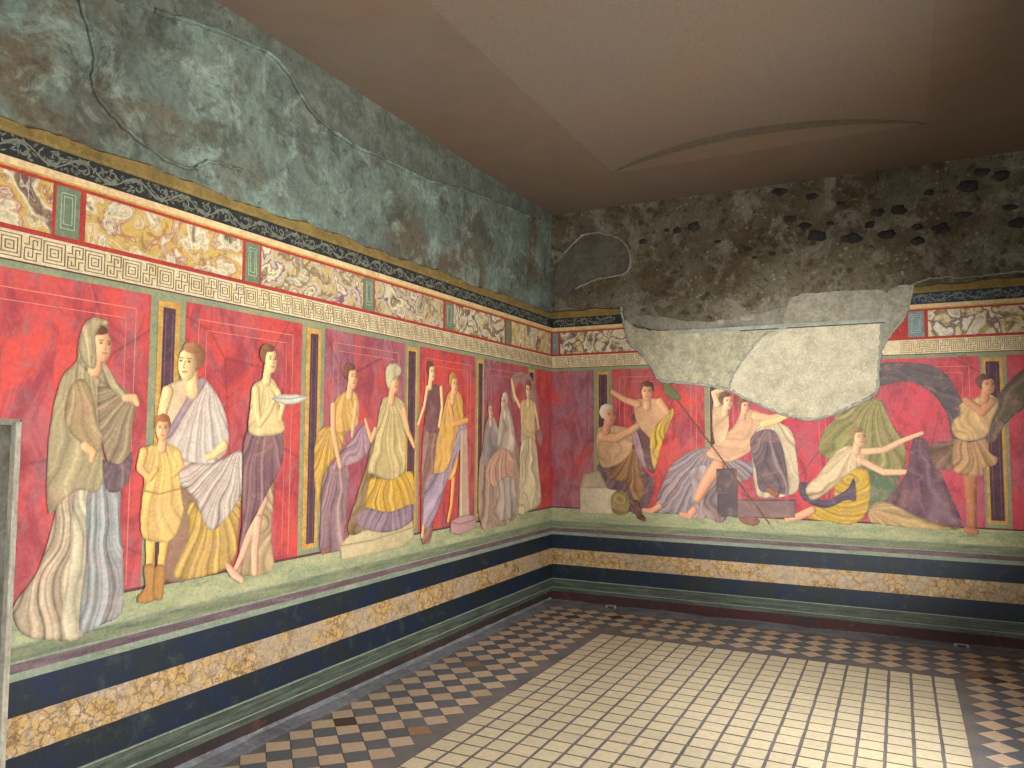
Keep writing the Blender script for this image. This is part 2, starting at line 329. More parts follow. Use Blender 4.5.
# painted frieze figures: (wall, panel, label, grid step, shapes in wall coordinates)
FIGS = [
 ('L',0,'painted figure in an olive tan veil and long pale blue and cream robe',0.0042,[
  ('d','b9a68a',[(-5.022,1.452),(-5.055,1.249),(-5.111,1.056),(-5.191,0.945),(-5.196,0.884),(-5.146,0.804),(-5.032,0.763),(-4.956,0.77),(-4.908,1.067),(-4.885,1.361)],('f',-4.96,1.618,40,0.2)),
  ('d','c8bfa0',[(-4.967,1.383),(-4.979,1.077),(-5.0,0.787),(-4.895,0.764),(-4.854,1.06),(-4.859,1.377)],('f',-4.912,1.748,34,0.16)),
  ('d','98a0a2',[(-4.905,1.388),(-4.908,1.067),(-4.922,0.779),(-4.813,0.78),(-4.724,0.822),(-4.729,1.042),(-4.752,1.221),(-4.769,1.398)],('f',-4.87,1.837,46,0.2)),
  ('d','a6986f',[(-4.946,2.09),(-4.978,2.017),(-4.987,1.914),(-5.04,1.85),(-5.07,1.757),(-5.088,1.617),(-5.093,1.455),(-5.077,1.276),(-5.016,1.328),(-4.949,1.365),(-4.867,1.352),(-4.833,1.445),(-4.858,1.576),(-4.845,1.707),(-4.832,1.84),(-4.866,1.969),(-4.842,2.06),(-4.882,2.104)],('f',-4.918,2.086,30,0.15)),
  ('d','8d7a5c',[(-4.871,1.872),(-4.886,1.784),(-4.869,1.619),(-4.815,1.466),(-4.728,1.477),(-4.709,1.621),(-4.699,1.739),(-4.751,1.782),(-4.823,1.858)],('f',-4.693,1.826,26,0.2)),
  ('d','5f4a55',[(-4.849,1.485),(-4.816,1.479),(-4.758,1.473),(-4.705,1.521),(-4.715,1.396),(-4.772,1.346),(-4.83,1.367)],('f',-4.782,1.576,14,0.15)),
  ('d','a58a62',[(-4.996,1.82),(-5.026,1.734),(-5.022,1.643),(-4.967,1.576),(-4.874,1.524),(-4.854,1.585),(-4.881,1.662),(-4.904,1.765),(-4.943,1.832)],('f',-5.008,1.887,20,0.12)),
  ('l','e0a878',[(-4.93,1.55,0.021),(-4.893,1.524,0.017),(-4.9,1.49,0.013)],None),
  ('d','a6986f',[(-4.954,2.081),(-4.982,2.0),(-4.978,1.906),(-4.908,1.852),(-4.82,1.796),(-4.729,1.738),(-4.7,1.766),(-4.783,1.825),(-4.844,1.901),(-4.879,1.933),(-4.897,2.027),(-4.862,2.076),(-4.9,2.105)],('f',-4.971,2.044,22,0.18)),
  ('l','e0a878',[(-4.751,1.764,0.018),(-4.705,1.766,0.02),(-4.689,1.739,0.014)],None),
  ('h','e0a878',[(-4.876,2.078),(-4.883,1.915)],(1,'6a4030')),
  ('d','b5a578',[(-4.872,2.105),(-4.928,2.102),(-4.971,2.044),(-4.975,1.949),(-4.946,1.892),(-4.9,1.887),(-4.899,1.966),(-4.906,2.026),(-4.88,2.073),(-4.843,2.087)],('f',-4.916,1.834,18,0.15)),
 ]),
 ('L',1,'painted seated figure in a white and lilac robe over a yellow cloth',0.0044,[
  ('d','8e6a55',[(-4.479,1.366),(-4.375,1.35),(-4.308,1.179),(-4.333,0.909),(-4.539,0.933),(-4.502,1.104)],None),
  ('d','c09a45',[(-4.384,1.283),(-4.221,1.171),(-4.059,1.417),(-4.062,1.156),(-4.095,0.954),(-4.26,0.898),(-4.461,0.93),(-4.388,1.09)],('f',-4.241,1.373,26,0.22)),
  ('d','e2c79a',[(-4.549,1.821),(-4.477,1.864),(-4.36,1.882),(-4.297,1.826),(-4.303,1.675),(-4.511,1.575),(-4.568,1.622),(-4.574,1.763)],None),
  ('d','cfc2b8',[(-4.336,1.883),(-4.246,1.818),(-4.177,1.708),(-4.146,1.574),(-4.182,1.493),(-4.287,1.435),(-4.436,1.43),(-4.523,1.481),(-4.533,1.575),(-4.469,1.671),(-4.392,1.771)],('f',-4.299,1.896,26,0.16)),
  ('d','9a8496',[(-4.348,1.882),(-4.31,1.855),(-4.413,1.721),(-4.5,1.594),(-4.534,1.594),(-4.46,1.72)],None),
  ('d','c8b8ac',[(-4.519,1.518),(-4.38,1.467),(-4.232,1.463),(-4.076,1.522),(-4.039,1.437),(-4.048,1.311),(-4.118,1.202),(-4.231,1.122),(-4.295,1.168),(-4.348,1.28),(-4.433,1.353),(-4.49,1.347)],('f',-4.065,1.574,30,0.18)),
  ('l','e8c088',[(-4.184,1.544,0.031),(-4.246,1.499,0.022),(-4.283,1.49,0.02)],None),
  ('l','e8c088',[(-4.531,1.803,0.033),(-4.555,1.707,0.028),(-4.556,1.613,0.023)],None),
  ('h','e8c088',[(-4.403,2.056),(-4.425,1.857)],(-1,'9a6a44')),
 ]),
 ('L',1,'small painted figure in an ochre tunic and boots, leftmost in its panel',0.0042,[
  ('l','e0b060',[(-4.591,1.16,0.03),(-4.596,1.024,0.023),(-4.598,0.942,0.018)],None),
  ('l','e0b060',[(-4.515,1.152,0.031),(-4.531,1.015,0.023),(-4.539,0.933,0.019)],None),
  ('d','b9803c',[(-4.626,1.001),(-4.568,0.992),(-4.557,0.872),(-4.572,0.829),(-4.645,0.838),(-4.651,0.87),(-4.617,0.909)],None),
  ('d','b9803c',[(-4.563,0.991),(-4.514,0.984),(-4.51,0.9),(-4.523,0.829),(-4.567,0.846),(-4.575,0.911)],None),
  ('d','e2b865',[(-4.654,1.53),(-4.597,1.557),(-4.499,1.556),(-4.452,1.517),(-4.446,1.383),(-4.417,1.228),(-4.469,1.109),(-4.556,1.101),(-4.642,1.138),(-4.653,1.275),(-4.643,1.392),(-4.671,1.439)],('f',-4.557,1.622,22,0.13)),
  ('l','e0ae68',[(-4.648,1.52,0.025),(-4.666,1.448,0.02),(-4.612,1.4,0.018),(-4.581,1.436,0.016)],None),
  ('l','e0ae68',[(-4.463,1.508,0.024),(-4.437,1.45,0.019),(-4.481,1.413,0.017)],None),
  ('s','a5763a',[(-4.657,1.348),(-4.555,1.323),(-4.433,1.344)],0.0073),
  ('h','e0a878',[(-4.549,1.698),(-4.554,1.566)],(0,'9a5a38')),
 ]),
 ('L',1,'painted standing figure in a cream top and dark purple wrapped skirt',0.0046,[
  ('d','b49a70',[(-3.899,1.324),(-3.826,1.353),(-3.829,1.025),(-3.808,0.87),(-3.925,0.845),(-4.079,0.89),(-4.044,1.024),(-3.966,1.189)],('f',-3.862,1.519,22,0.2)),
  ('l','e2a98a',[(-3.896,1.248,0.032),(-3.977,1.095,0.028),(-4.042,0.967,0.023),(-4.08,0.91,0.019)],None),
  ('l','e2a98a',[(-4.134,0.929,0.018),(-4.092,0.882,0.023),(-4.037,0.842,0.018)],None),
  ('l','e2a98a',[(-3.936,1.144,0.032),(-3.952,0.986,0.027),(-3.947,0.87,0.024)],None),
  ('d','75505a',[(-4.025,1.627),(-3.909,1.607),(-3.774,1.63),(-3.754,1.506),(-3.782,1.406),(-3.854,1.311),(-3.938,1.187),(-4.018,1.079),(-4.063,0.99),(-4.049,1.155),(-4.057,1.364),(-4.056,1.522)],('f',-3.916,1.792,26,0.2)),
  ('d','e6cc8c',[(-4.005,1.853),(-3.949,1.9),(-3.861,1.917),(-3.805,1.853),(-3.793,1.741),(-3.751,1.63),(-3.894,1.596),(-4.018,1.617),(-4.015,1.745)],('f',-3.922,1.945,14,0.1)),
  ('l','e8c088',[(-3.976,1.844,0.027),(-3.965,1.736,0.025),(-3.941,1.661,0.022),(-3.87,1.739,0.019),(-3.841,1.795,0.017)],None),
  ('l','e8c088',[(-3.812,1.842,0.022),(-3.771,1.765,0.02),(-3.792,1.697,0.017)],None),
  ('h','e8c088',[(-3.875,2.105),(-3.877,1.938)],(1,'7a5038')),
 ]),
 ('L',1,'painted shallow white bowl beside the purple skirted figure',0.0046,[
  ('d','d0cfc0',[(-3.857,1.806),(-3.766,1.833),(-3.569,1.831),(-3.619,1.794),(-3.716,1.773),(-3.81,1.78)],None),
  ('s','8f9488',[(-3.857,1.806),(-3.717,1.807),(-3.569,1.831)],0.0066),
 ]),
 ('L',2,'painted standing figure in yellow ochre and lilac, leaning forward',0.0055,[
  ('d','8a6a74',[(-3.415,1.393),(-3.192,1.41),(-3.176,1.197),(-3.216,0.923),(-3.29,0.889),(-3.427,0.919),(-3.426,1.155)],('f',-3.295,1.634,26,0.22)),
  ('d','9c7c8c',[(-3.253,1.498),(-3.138,1.585),(-3.019,1.676),(-2.962,1.546),(-3.033,1.456),(-3.192,1.41),(-3.343,1.39)],('f',-3.039,1.676,16,0.18)),
  ('d','c89a3c',[(-3.333,1.658),(-3.459,1.633),(-3.499,1.514),(-3.493,1.337),(-3.452,1.146),(-3.414,1.333),(-3.344,1.439),(-3.271,1.48),(-3.218,1.623)],('f',-3.352,1.67,18,0.18)),
  ('d','d8a655',[(-3.245,1.872),(-3.328,1.806),(-3.362,1.707),(-3.332,1.622),(-3.199,1.623),(-3.091,1.675),(-3.085,1.816),(-3.127,1.879)],('f',-3.209,1.95,14,0.12)),
  ('l','e0a878',[(-3.337,1.781,0.027),(-3.332,1.634,0.023),(-3.29,1.499,0.02),(-3.259,1.412,0.019)],None),
  ('l','e0a878',[(-3.115,1.815,0.019),(-3.132,1.7,0.018),(-3.149,1.598,0.015)],None),
  ('l','8a5a4a',[(-3.4,0.904,0.019),(-3.346,0.915,0.016)],None),
  ('h','e0a878',[(-3.182,2.06),(-3.137,1.891)],(1,'6a4030')),
 ]),
 ('L',2,'painted seated figure in a cream mantle, yellow skirt and pale headscarf',0.0058,[
  ('p','c9b98c',[(-3.254,0.927),(-3.14,0.994),(-2.453,1.004),(-2.437,0.876),(-2.595,0.826),(-3.232,0.827)],None),
  ('s','8f8058',[(-3.244,0.92),(-2.913,0.918),(-2.439,0.954)],0.0073),
  ('d','7d6540',[(-2.931,1.572),(-3.01,1.378),(-3.107,1.192),(-3.18,0.998),(-3.02,0.994),(-2.92,1.179),(-2.86,1.373)],('f',-2.933,1.638,14,0.2)),
  ('d','d2a236',[(-2.945,1.323),(-2.77,1.315),(-2.584,1.349),(-2.474,1.351),(-2.447,1.301),(-2.444,1.173),(-2.455,1.089),(-2.601,1.08),(-2.874,1.083),(-3.012,1.095),(-3.004,1.172),(-2.976,1.273)],('f',-2.731,1.572,22,0.16)),
  ('d','8a7488',[(-3.013,1.134),(-2.741,1.085),(-2.456,1.117),(-2.465,1.006),(-2.645,0.954),(-2.871,0.965),(-3.082,1.038)],('f',-2.726,1.368,22,0.16)),
  ('d','cbb478',[(-2.851,1.826),(-2.762,1.871),(-2.669,1.869),(-2.584,1.823),(-2.555,1.641),(-2.561,1.375),(-2.654,1.31),(-2.792,1.303),(-2.925,1.349),(-2.989,1.377),(-2.92,1.572)],('f',-2.763,1.912,24,0.16)),
  ('l','e0a878',[(-2.583,1.781,0.028),(-2.53,1.628,0.025),(-2.453,1.528,0.021)],None),
  ('l','e0a878',[(-2.911,1.638,0.024),(-2.952,1.572,0.021),(-3.019,1.702,0.016)],None),
  ('h','e0a878',[(-2.722,2.094),(-2.693,1.888)],(1,'b8ac88')),
  ('d','c9bd92',[(-2.79,2.074),(-2.687,2.104),(-2.626,2.074),(-2.637,2.024),(-2.73,1.976),(-2.763,1.898),(-2.798,1.951),(-2.811,2.018)],('a',-2.637,2.031,10,0.2)),
 ]),
 ('L',3,'painted figure in a dark plum sleeveless gown',0.007,[
  ('d','8a6058',[(-2.315,1.717),(-2.082,1.722),(-2.092,1.495),(-2.142,1.235),(-2.216,0.836),(-2.348,0.852),(-2.359,1.354)],('f',-2.213,1.943,18,0.2)),
  ('d','6a4048',[(-2.294,1.968),(-2.186,1.989),(-2.087,1.95),(-2.098,1.797),(-2.067,1.646),(-2.314,1.644),(-2.305,1.835)],None),
  ('l','e8c088',[(-2.294,1.953,0.022),(-2.331,1.819,0.019),(-2.406,1.686,0.017)],None),
  ('l','e8c088',[(-2.102,1.964,0.023),(-2.084,1.813,0.02),(-2.124,1.676,0.018)],None),
  ('h','e8c088',[(-2.245,2.157),(-2.228,2.002)],(1,'6a4034')),
 ]),
 ('L',3,'painted figure in an orange ochre tunic with a lilac sash',0.007,[
  ('d','e0a850',[(-2.015,1.923),(-1.882,1.961),(-1.788,1.903),(-1.77,1.728),(-1.827,1.491),(-1.913,1.276),(-2.171,1.288),(-2.176,1.496),(-2.097,1.721)],('f',-1.928,2.037,16,0.14)),
  ('l','dda05a',[(-1.913,1.261,0.031),(-1.939,1.07,0.026),(-1.981,0.96,0.023)],None),
  ('d','a892a8',[(-1.831,1.696),(-1.705,1.65),(-1.857,1.445),(-2.029,1.221),(-2.165,1.007),(-2.297,0.918),(-2.338,0.994),(-2.279,1.293),(-2.003,1.356)],('f',-1.769,1.697,18,0.22)),
  ('l','e0a878',[(-2.324,0.949,0.019),(-2.335,0.879,0.021)],None),
  ('l','dda05a',[(-1.984,1.863,0.031),(-1.922,1.694,0.027),(-1.707,1.73,0.024)],None),
  ('h','e0a878',[(-1.944,2.098),(-1.881,1.914)],(1,'b08048')),
 ]),
 ('L',3,'painted slender column on a round pink stone base',0.007,[
  ('p','c9a48e',[(-1.815,1.664),(-1.705,1.666),(-1.661,0.962),(-1.833,0.969)],None),
  ('p','dcc09c',[(-1.815,1.649),(-1.768,1.649),(-1.771,0.971),(-1.817,0.968)],None),
  ('p','b58a8c',[(-1.951,0.95),(-1.848,0.971),(-1.662,0.977),(-1.548,0.951),(-1.546,0.854),(-1.659,0.834),(-1.845,0.831),(-1.95,0.858)],None),
  ('s','8a6468',[(-1.951,0.942),(-1.816,0.913),(-1.629,0.919),(-1.547,0.935)],0.0076),
 ]),
 ('L',4,'faded painted group of figures in grey and rose robes',0.009,[
  ('d','a88a78',[(-1.505,1.405),(-1.3,1.569),(-0.966,1.603),(-0.785,1.477),(-0.76,1.025),(-0.879,0.856),(-1.463,0.846)],('f',-1.122,1.917,24,0.2)),
  ('d','8f8486',[(-1.408,1.703),(-1.285,1.773),(-1.175,1.655),(-1.153,1.379),(-1.437,1.353)],('f',-1.305,1.909,10,0.2)),
  ('d','c2b3a2',[(-1.14,1.811),(-1.027,1.886),(-0.908,1.747),(-0.846,1.532),(-1.002,1.41),(-1.191,1.483)],('f',-1.047,1.955,12,0.2)),
  ('d','c89880',[(-1.368,1.385),(-1.117,1.499),(-0.885,1.425),(-0.922,1.213),(-1.33,1.182)],('f',-1.119,1.655,16,0.16)),
  ('d','b0a498',[(-1.187,1.191),(-0.883,1.229),(-0.84,0.924),(-1.146,0.881)],('f',-1.04,1.393,12,0.2)),
  ('h','d0a080',[(-1.323,1.899),(-1.303,1.738)],(0,'8a6a5a')),
  ('h','d8b898',[(-1.085,1.989),(-1.064,1.814)],(-1,'c8bcac')),
 ]),
 ('L',4,'painted figure in a cream gown under a billowing rose mantle',0.009,[
  ('d','a87a78',[(-0.932,2.123),(-0.812,2.186),(-0.603,2.193),(-0.449,2.118),(-0.358,1.951),(-0.334,1.72),(-0.241,1.605),(-0.31,1.509),(-0.424,1.662),(-0.514,1.925),(-0.687,2.066),(-0.811,2.058),(-0.85,1.893),(-0.93,1.961)],('a',-0.686,1.936,8,0.14)),
  ('d','dcc088',[(-0.727,1.916),(-0.558,1.951),(-0.425,1.91),(-0.424,1.719),(-0.423,1.519),(-0.703,1.522),(-0.726,1.714)],('f',-0.58,2.035,8,0.12)),
  ('d','dccaa0',[(-0.703,1.549),(-0.423,1.567),(-0.331,1.28),(-0.284,0.972),(-0.507,0.914),(-0.779,0.9),(-0.762,1.223)],('f',-0.557,1.848,18,0.18)),
  ('l','e8c088',[(-0.748,1.878,0.029),(-0.851,1.965,0.025),(-0.912,2.106,0.02)],None),
  ('l','e8c088',[(-0.425,1.89,0.029),(-0.357,1.758,0.023),(-0.334,1.682,0.019)],None),
  ('h','e8c088',[(-0.559,2.13),(-0.579,1.941)],(0,'7a5040')),
 ]),
 ('R',1,'painted seated figure in a tan tunic and brown drapery on a pale block',0.0062,[
  ('d','604550',[(0.487,1.327),(0.63,1.359),(0.791,1.429),(0.909,1.496),(0.966,1.291),(1.052,1.2),(1.022,1.031),(0.944,0.898),(0.846,0.874),(0.709,1.0),(0.548,1.089)],('f',0.87,1.477,16,0.16)),
  ('d','8a6038',[(0.691,1.36),(0.811,1.495),(0.909,1.43),(0.946,1.215),(0.925,1.009),(0.847,0.949),(0.789,1.154),(0.609,1.206)],('f',0.851,1.515,14,0.2)),
  ('d','caa074',[(0.478,1.666),(0.571,1.705),(0.732,1.705),(0.832,1.628),(0.831,1.477),(0.731,1.361),(0.549,1.3),(0.477,1.453)],('f',0.652,1.811,10,0.1)),
  ('d','b08a98',[(0.832,1.666),(0.91,1.647),(0.968,1.478),(0.976,1.31),(0.908,1.364),(0.851,1.515)],('f',0.891,1.723,8,0.14)),
  ('d','5c4048',[(0.833,1.8),(0.931,1.78),(1.007,1.572),(1.063,1.293),(0.986,1.291),(0.91,1.572)],None),
  ('l','cf9c74',[(0.54,1.608,0.058),(0.672,1.59,0.048),(0.832,1.666,0.038),(0.911,1.723,0.028)],None),
  ('l','5a3a30',[(0.867,0.969,0.042),(0.905,0.859,0.034),(0.944,0.833,0.028)],None),
  ('h','c89070',[(0.592,1.918),(0.621,1.705)],(1,'c8bda8')),
 ]),
 ('R',1,'painted cream stone block beside the seated figure',0.0062,[
  ('p','cdbfa0',[(0.3,1.09),(0.342,1.237),(0.508,1.28),(0.589,1.109),(0.769,1.078),(0.787,0.871),(0.299,0.847)],None),
  ('p','b8a888',[(0.321,1.1),(0.352,1.237),(0.508,1.27),(0.578,1.109)],None),
  ('d','8a7a3a',[(0.629,1.035),(0.729,1.095),(0.808,1.004),(0.787,0.871),(0.648,0.874)],('a',0.709,1.0,8,0.3)),
 ]),
 ('R',1,'painted figure with bare arm and yellow mantle, standing behind',0.0062,[
  ('d','d6a276',[(0.853,1.933),(0.971,1.969),(1.106,1.948),(1.182,1.853),(1.143,1.704),(1.046,1.573),(0.93,1.666),(0.872,1.761)],None),
  ('d','cfa838',[(1.22,1.871),(1.143,1.779),(1.047,1.685),(1.007,1.516),(1.053,1.293),(1.122,1.517),(1.18,1.667),(1.238,1.815)],('f',1.22,1.908,12,0.2)),
  ('l','d6a276',[(0.893,1.913,0.038),(0.774,1.953,0.032),(0.643,2.033,0.027)],None),
  ('l','d6a276',[(1.106,1.929,0.042),(1.172,1.834,0.034)],None),
  ('h','d6a276',[(0.982,2.13),(0.99,1.931)],(0,'5c4034')),
 ]),
 ('R',2,'painted reclining figure in a peach tunic and lilac grey drapery',0.0065,[
  ('d','8e8088',[(1.476,1.503),(1.673,1.487),(1.864,1.401),(1.967,1.367),(1.896,1.225),(1.686,1.165),(1.614,1.037),(1.504,0.853),(1.285,0.896),(1.059,0.903),(1.119,1.146),(1.234,1.371)],('f',1.584,1.522,34,0.22)),
  ('d','766a72',[(1.598,1.216),(1.724,1.309),(1.809,1.169),(1.7,0.863),(1.576,0.857),(1.487,0.96)],('f',1.689,1.362,14,0.2)),
  ('d','a89ca2',[(1.382,1.301),(1.528,1.34),(1.489,1.122),(1.45,0.886),(1.377,0.883),(1.398,1.119)],('f',1.475,1.484,10,0.2)),
  ('l','d69a78',[(1.636,1.343,0.063),(1.544,1.214,0.054),(1.452,1.049,0.04)],None),
  ('l','d69a78',[(1.414,0.939,0.033),(1.377,0.883,0.033),(1.304,0.897,0.025)],None),
  ('l','d69a78',[(1.098,0.961,0.028),(1.021,0.911,0.028),(0.944,0.916,0.022)],None),
  ('d','dfae88',[(1.871,1.845),(2.009,1.826),(2.091,1.72),(1.987,1.543),(1.865,1.436),(1.725,1.38),(1.529,1.431),(1.602,1.54),(1.764,1.685)],('a',1.695,1.757,10,0.1)),
  ('l','dfae88',[(1.974,1.791,0.039),(2.092,1.772,0.032),(2.259,1.797,0.026)],None),
  ('h','dca884',[(1.838,1.953),(1.923,1.809)],(1,'7a5848')),
 ]),
 ('R',2,'painted figure in a cream mantle and purple skirt on a low bench',0.0065,[
  ('p','7c6264',[(1.764,1.052),(2.294,1.074),(2.291,0.912),(1.761,0.884)],None),
  ('s','58444a',[(1.763,1.044),(2.294,1.065)],0.0124),
  ('p','504850',[(1.617,1.324),(1.811,1.329),(1.805,0.895),(1.629,0.886)],None),
  ('d','d0c0a0',[(1.954,1.649),(2.041,1.737),(2.208,1.719),(2.289,1.615),(2.317,1.409),(2.321,1.169),(2.23,1.097),(2.03,1.072),(1.963,1.122),(1.933,1.367)],('f',2.093,1.79,20,0.18)),
  ('d','665662',[(1.919,1.578),(2.023,1.667),(2.14,1.649),(2.204,1.476),(2.232,1.252),(2.23,1.114),(2.114,1.127),(1.997,1.14),(1.966,1.315)],('f',2.075,1.72,14,0.2)),
  ('l','e8c088',[(2.041,1.72,0.035),(2.159,1.754,0.03),(2.259,1.806,0.024)],None),
  ('l','8a6048',[(2.081,1.143,0.029),(2.131,1.111,0.031)],None),
 ]),
 ('R',2,'painted standing figure with a raised arm beside the plum pilaster',0.0065,[
  ('d','dcb48c',[(1.617,1.957),(1.697,1.919),(1.748,1.757),(1.71,1.577),(1.62,1.522),(1.587,1.757)],('f',1.662,2.011,8,0.1)),
  ('l','dcb48c',[(1.643,1.902,0.033),(1.609,2.003,0.027),(1.698,2.037,0.024)],None),
  ('h','dcb48c',[(1.725,2.009),(1.731,1.847)],(1,'66503f')),
 ]),
 ('R',2,'thin painted staff slanting down to the right',0.0065,[
  ('s','6a4a3a',[(1.259,1.964),(1.655,1.433),(2.076,0.849)],0.0186),
  ('d','5f6a42',[(1.146,2.135),(1.241,2.057),(1.315,1.963),(1.24,1.945),(1.145,2.022)],None),
 ]),
 ('R',2,'small painted brown slipper on the green ledge',0.0065,[
  ('d','8a5a4c',[(1.805,0.922),(1.908,0.927),(1.993,0.879),(1.958,0.825),(1.839,0.845)],None),
 ]),
 ('R',3,'painted kneeling figure in cream and yellow with a dark sash',0.0065,[
  ('d','8c8a52',[(2.48,1.497),(2.547,1.684),(2.739,1.852),(2.953,1.932),(3.038,1.75),(3.148,1.505),(3.099,1.277),(2.947,1.093),(2.856,1.039),(2.726,1.333),(2.573,1.413)],('f',2.939,1.949,20,0.16)),
  ('d','4f6a4c',[(2.819,1.385),(2.983,1.339),(3.099,1.277),(3.006,1.095),(2.854,0.974)],None),
  ('d','c9a234',[(2.617,1.297),(2.803,1.351),(2.877,1.287),(2.855,1.007),(2.731,0.877),(2.562,0.892),(2.388,0.917),(2.422,1.02),(2.581,1.077)],('a',2.724,1.249,18,0.2)),
  ('l','dba27c',[(2.421,0.986,0.034),(2.324,0.931,0.034),(2.226,0.9,0.029)],None),
  ('d','4a4058',[(2.33,1.221),(2.426,1.207),(2.503,1.074),(2.692,1.165),(2.755,1.267),(2.766,1.085),(2.69,1.082),(2.533,1.008),(2.375,1.052),(2.32,1.135)],('a',2.571,1.329,10,0.16)),
  ('d','e2c79c',[(2.7,1.533),(2.822,1.501),(2.835,1.402),(2.694,1.282),(2.551,1.143),(2.423,1.071),(2.377,1.171),(2.492,1.31),(2.589,1.447)],('f',2.808,1.551,14,0.16)),
  ('l','e0b48c',[(2.806,1.484,0.03),(2.987,1.503,0.026),(3.136,1.586,0.023),(3.267,1.643,0.018)],None),
  ('l','e0b48c',[(2.805,1.418,0.03),(2.982,1.322,0.028),(3.158,1.327,0.024),(3.228,1.264,0.019)],None),
  ('h','dcae84',[(2.781,1.692),(2.823,1.526)],(1,'8a7448')),
 ]),
 ('R',3,'painted dark purple cloth heaped over tan drapery',0.0065,[
  ('d','5a3d50',[(3.209,1.603),(3.294,1.587),(3.36,1.412),(3.45,1.176),(3.524,0.913),(3.373,0.905),(3.162,0.941),(2.945,1.027),(3.037,1.145),(3.143,1.327),(3.177,1.505)],('f',3.254,1.668,18,0.16)),
  ('d','b89a62',[(2.855,0.99),(2.917,1.075),(3.02,1.071),(3.177,0.99),(3.346,0.935),(3.523,0.89),(3.302,0.869),(3.015,0.885),(2.868,0.909)],('f',2.855,1.007,14,0.18)),
  ('s','7c5068',[(3.228,1.264),(3.231,1.104),(3.277,0.979)],0.0193),
 ]),
 ('R',4,'painted standing figure in an ochre tunic beneath a wide dark mantle',0.0068,[
  ('d','514a52',[(2.915,2.2),(3.124,2.226),(3.34,2.193),(3.464,2.099),(3.529,1.97),(3.566,1.826),(3.532,1.62),(3.476,1.588),(3.441,1.795),(3.333,1.974),(3.163,2.06),(2.941,2.033)],('a',3.034,1.585,10,0.12)),
  ('d','5c4f42',[(3.742,1.855),(3.812,1.963),(3.895,2.07),(4.014,2.159),(4.102,2.11),(4.07,1.927),(3.965,1.837),(3.843,1.714),(3.76,1.574),(3.694,1.605)],('f',3.723,1.668,12,0.14)),
  ('d','6c5040',[(3.336,1.555),(3.531,1.573),(3.511,1.383),(3.386,1.349),(3.318,1.427)],('f',3.531,1.589,8,0.16)),
  ('l','b0704a',[(3.592,1.353,0.055),(3.587,1.181,0.044),(3.595,1.011,0.034),(3.591,0.902,0.031)],None),
  ('l','b0704a',[(3.564,0.885,0.034),(3.617,0.872,0.026)],None),
  ('d','b98a5a',[(3.504,1.604),(3.694,1.605),(3.731,1.496),(3.782,1.451),(3.754,1.388),(3.687,1.371),(3.671,1.309),(3.509,1.32),(3.47,1.398)],('f',3.603,1.715,18,0.2)),
  ('s','54405a',[(3.491,1.612),(3.599,1.581),(3.708,1.613)],0.0237),
  ('d','d8b074',[(3.54,1.874),(3.637,1.92),(3.745,1.949),(3.796,1.87),(3.752,1.746),(3.708,1.621),(3.586,1.581),(3.491,1.62),(3.48,1.731),(3.537,1.794)],('f',3.653,1.999,12,0.1)),
  ('l','c88e68',[(3.743,1.887,0.039),(3.687,1.809,0.033),(3.582,1.905,0.027)],None),
  ('h','c88e68',[(3.71,2.107),(3.745,1.941)],(1,'5a3f38')),
 ]),
]
# ------------------------------------------------------------------ room shell
DOOR = (-6.15, -5.215, 1.636)    # doorway in the left wall
ZC = 3.86; XW = 4.26; YB = -8.4
lw_ = MB()
T = -.4
# left wall: lower part up to the top of the fresco is flush, the old plaster above sits 2 cm back
lw_.box((T, DOOR[1], 0), (0, .4, 2.785)); lw_.box((T, YB, 0), (0, DOOR[0], 2.785)); lw_.box((T, DOOR[0], DOOR[2]), (0, DOOR[1], 2.785))
wl = struct(lw_.build('wall_left', M['stone_jamb']))
struct(wbox(MB(), 'L', YB, .4, 2.785, ZC+.3, T, -.022).build('wall_left', M['plaster']))
struct(wbox(MB(), 'R', -.4, XW, 0, ZC+.3, T, -.022).build('wall_far', M['rubble']))
wr_ = MB()                        # right wall with two tall window openings that let the daylight in
WIN = [(-3.9, -2.7), (-6.6, -5.2)]
wr_.box((XW, -2.7, 0), (XW+.4, .4, ZC+.3)); wr_.box((XW, -5.2, 0), (XW+.4, -3.9, ZC+.3)); wr_.box((XW, YB, 0), (XW+.4, -6.6, ZC+.3))
for y0, y1 in WIN: wr_.box((XW, y0, 0), (XW+.4, y1, .75)); wr_.box((XW, y0, 2.3), (XW+.4, y1, ZC+.3))
struct(wr_.build('wall_right', M['plaster']))
wb = MB(); wb.box((-.4, YB-.4, 0), (.5, YB, ZC+.3)); wb.box((3.7, YB-.4, 0), (XW+.4, YB, ZC+.3)); wb.box((.5, YB-.4, 2.5), (3.7, YB, ZC+.3))
struct(wb.build('wall_near', M['plaster']))
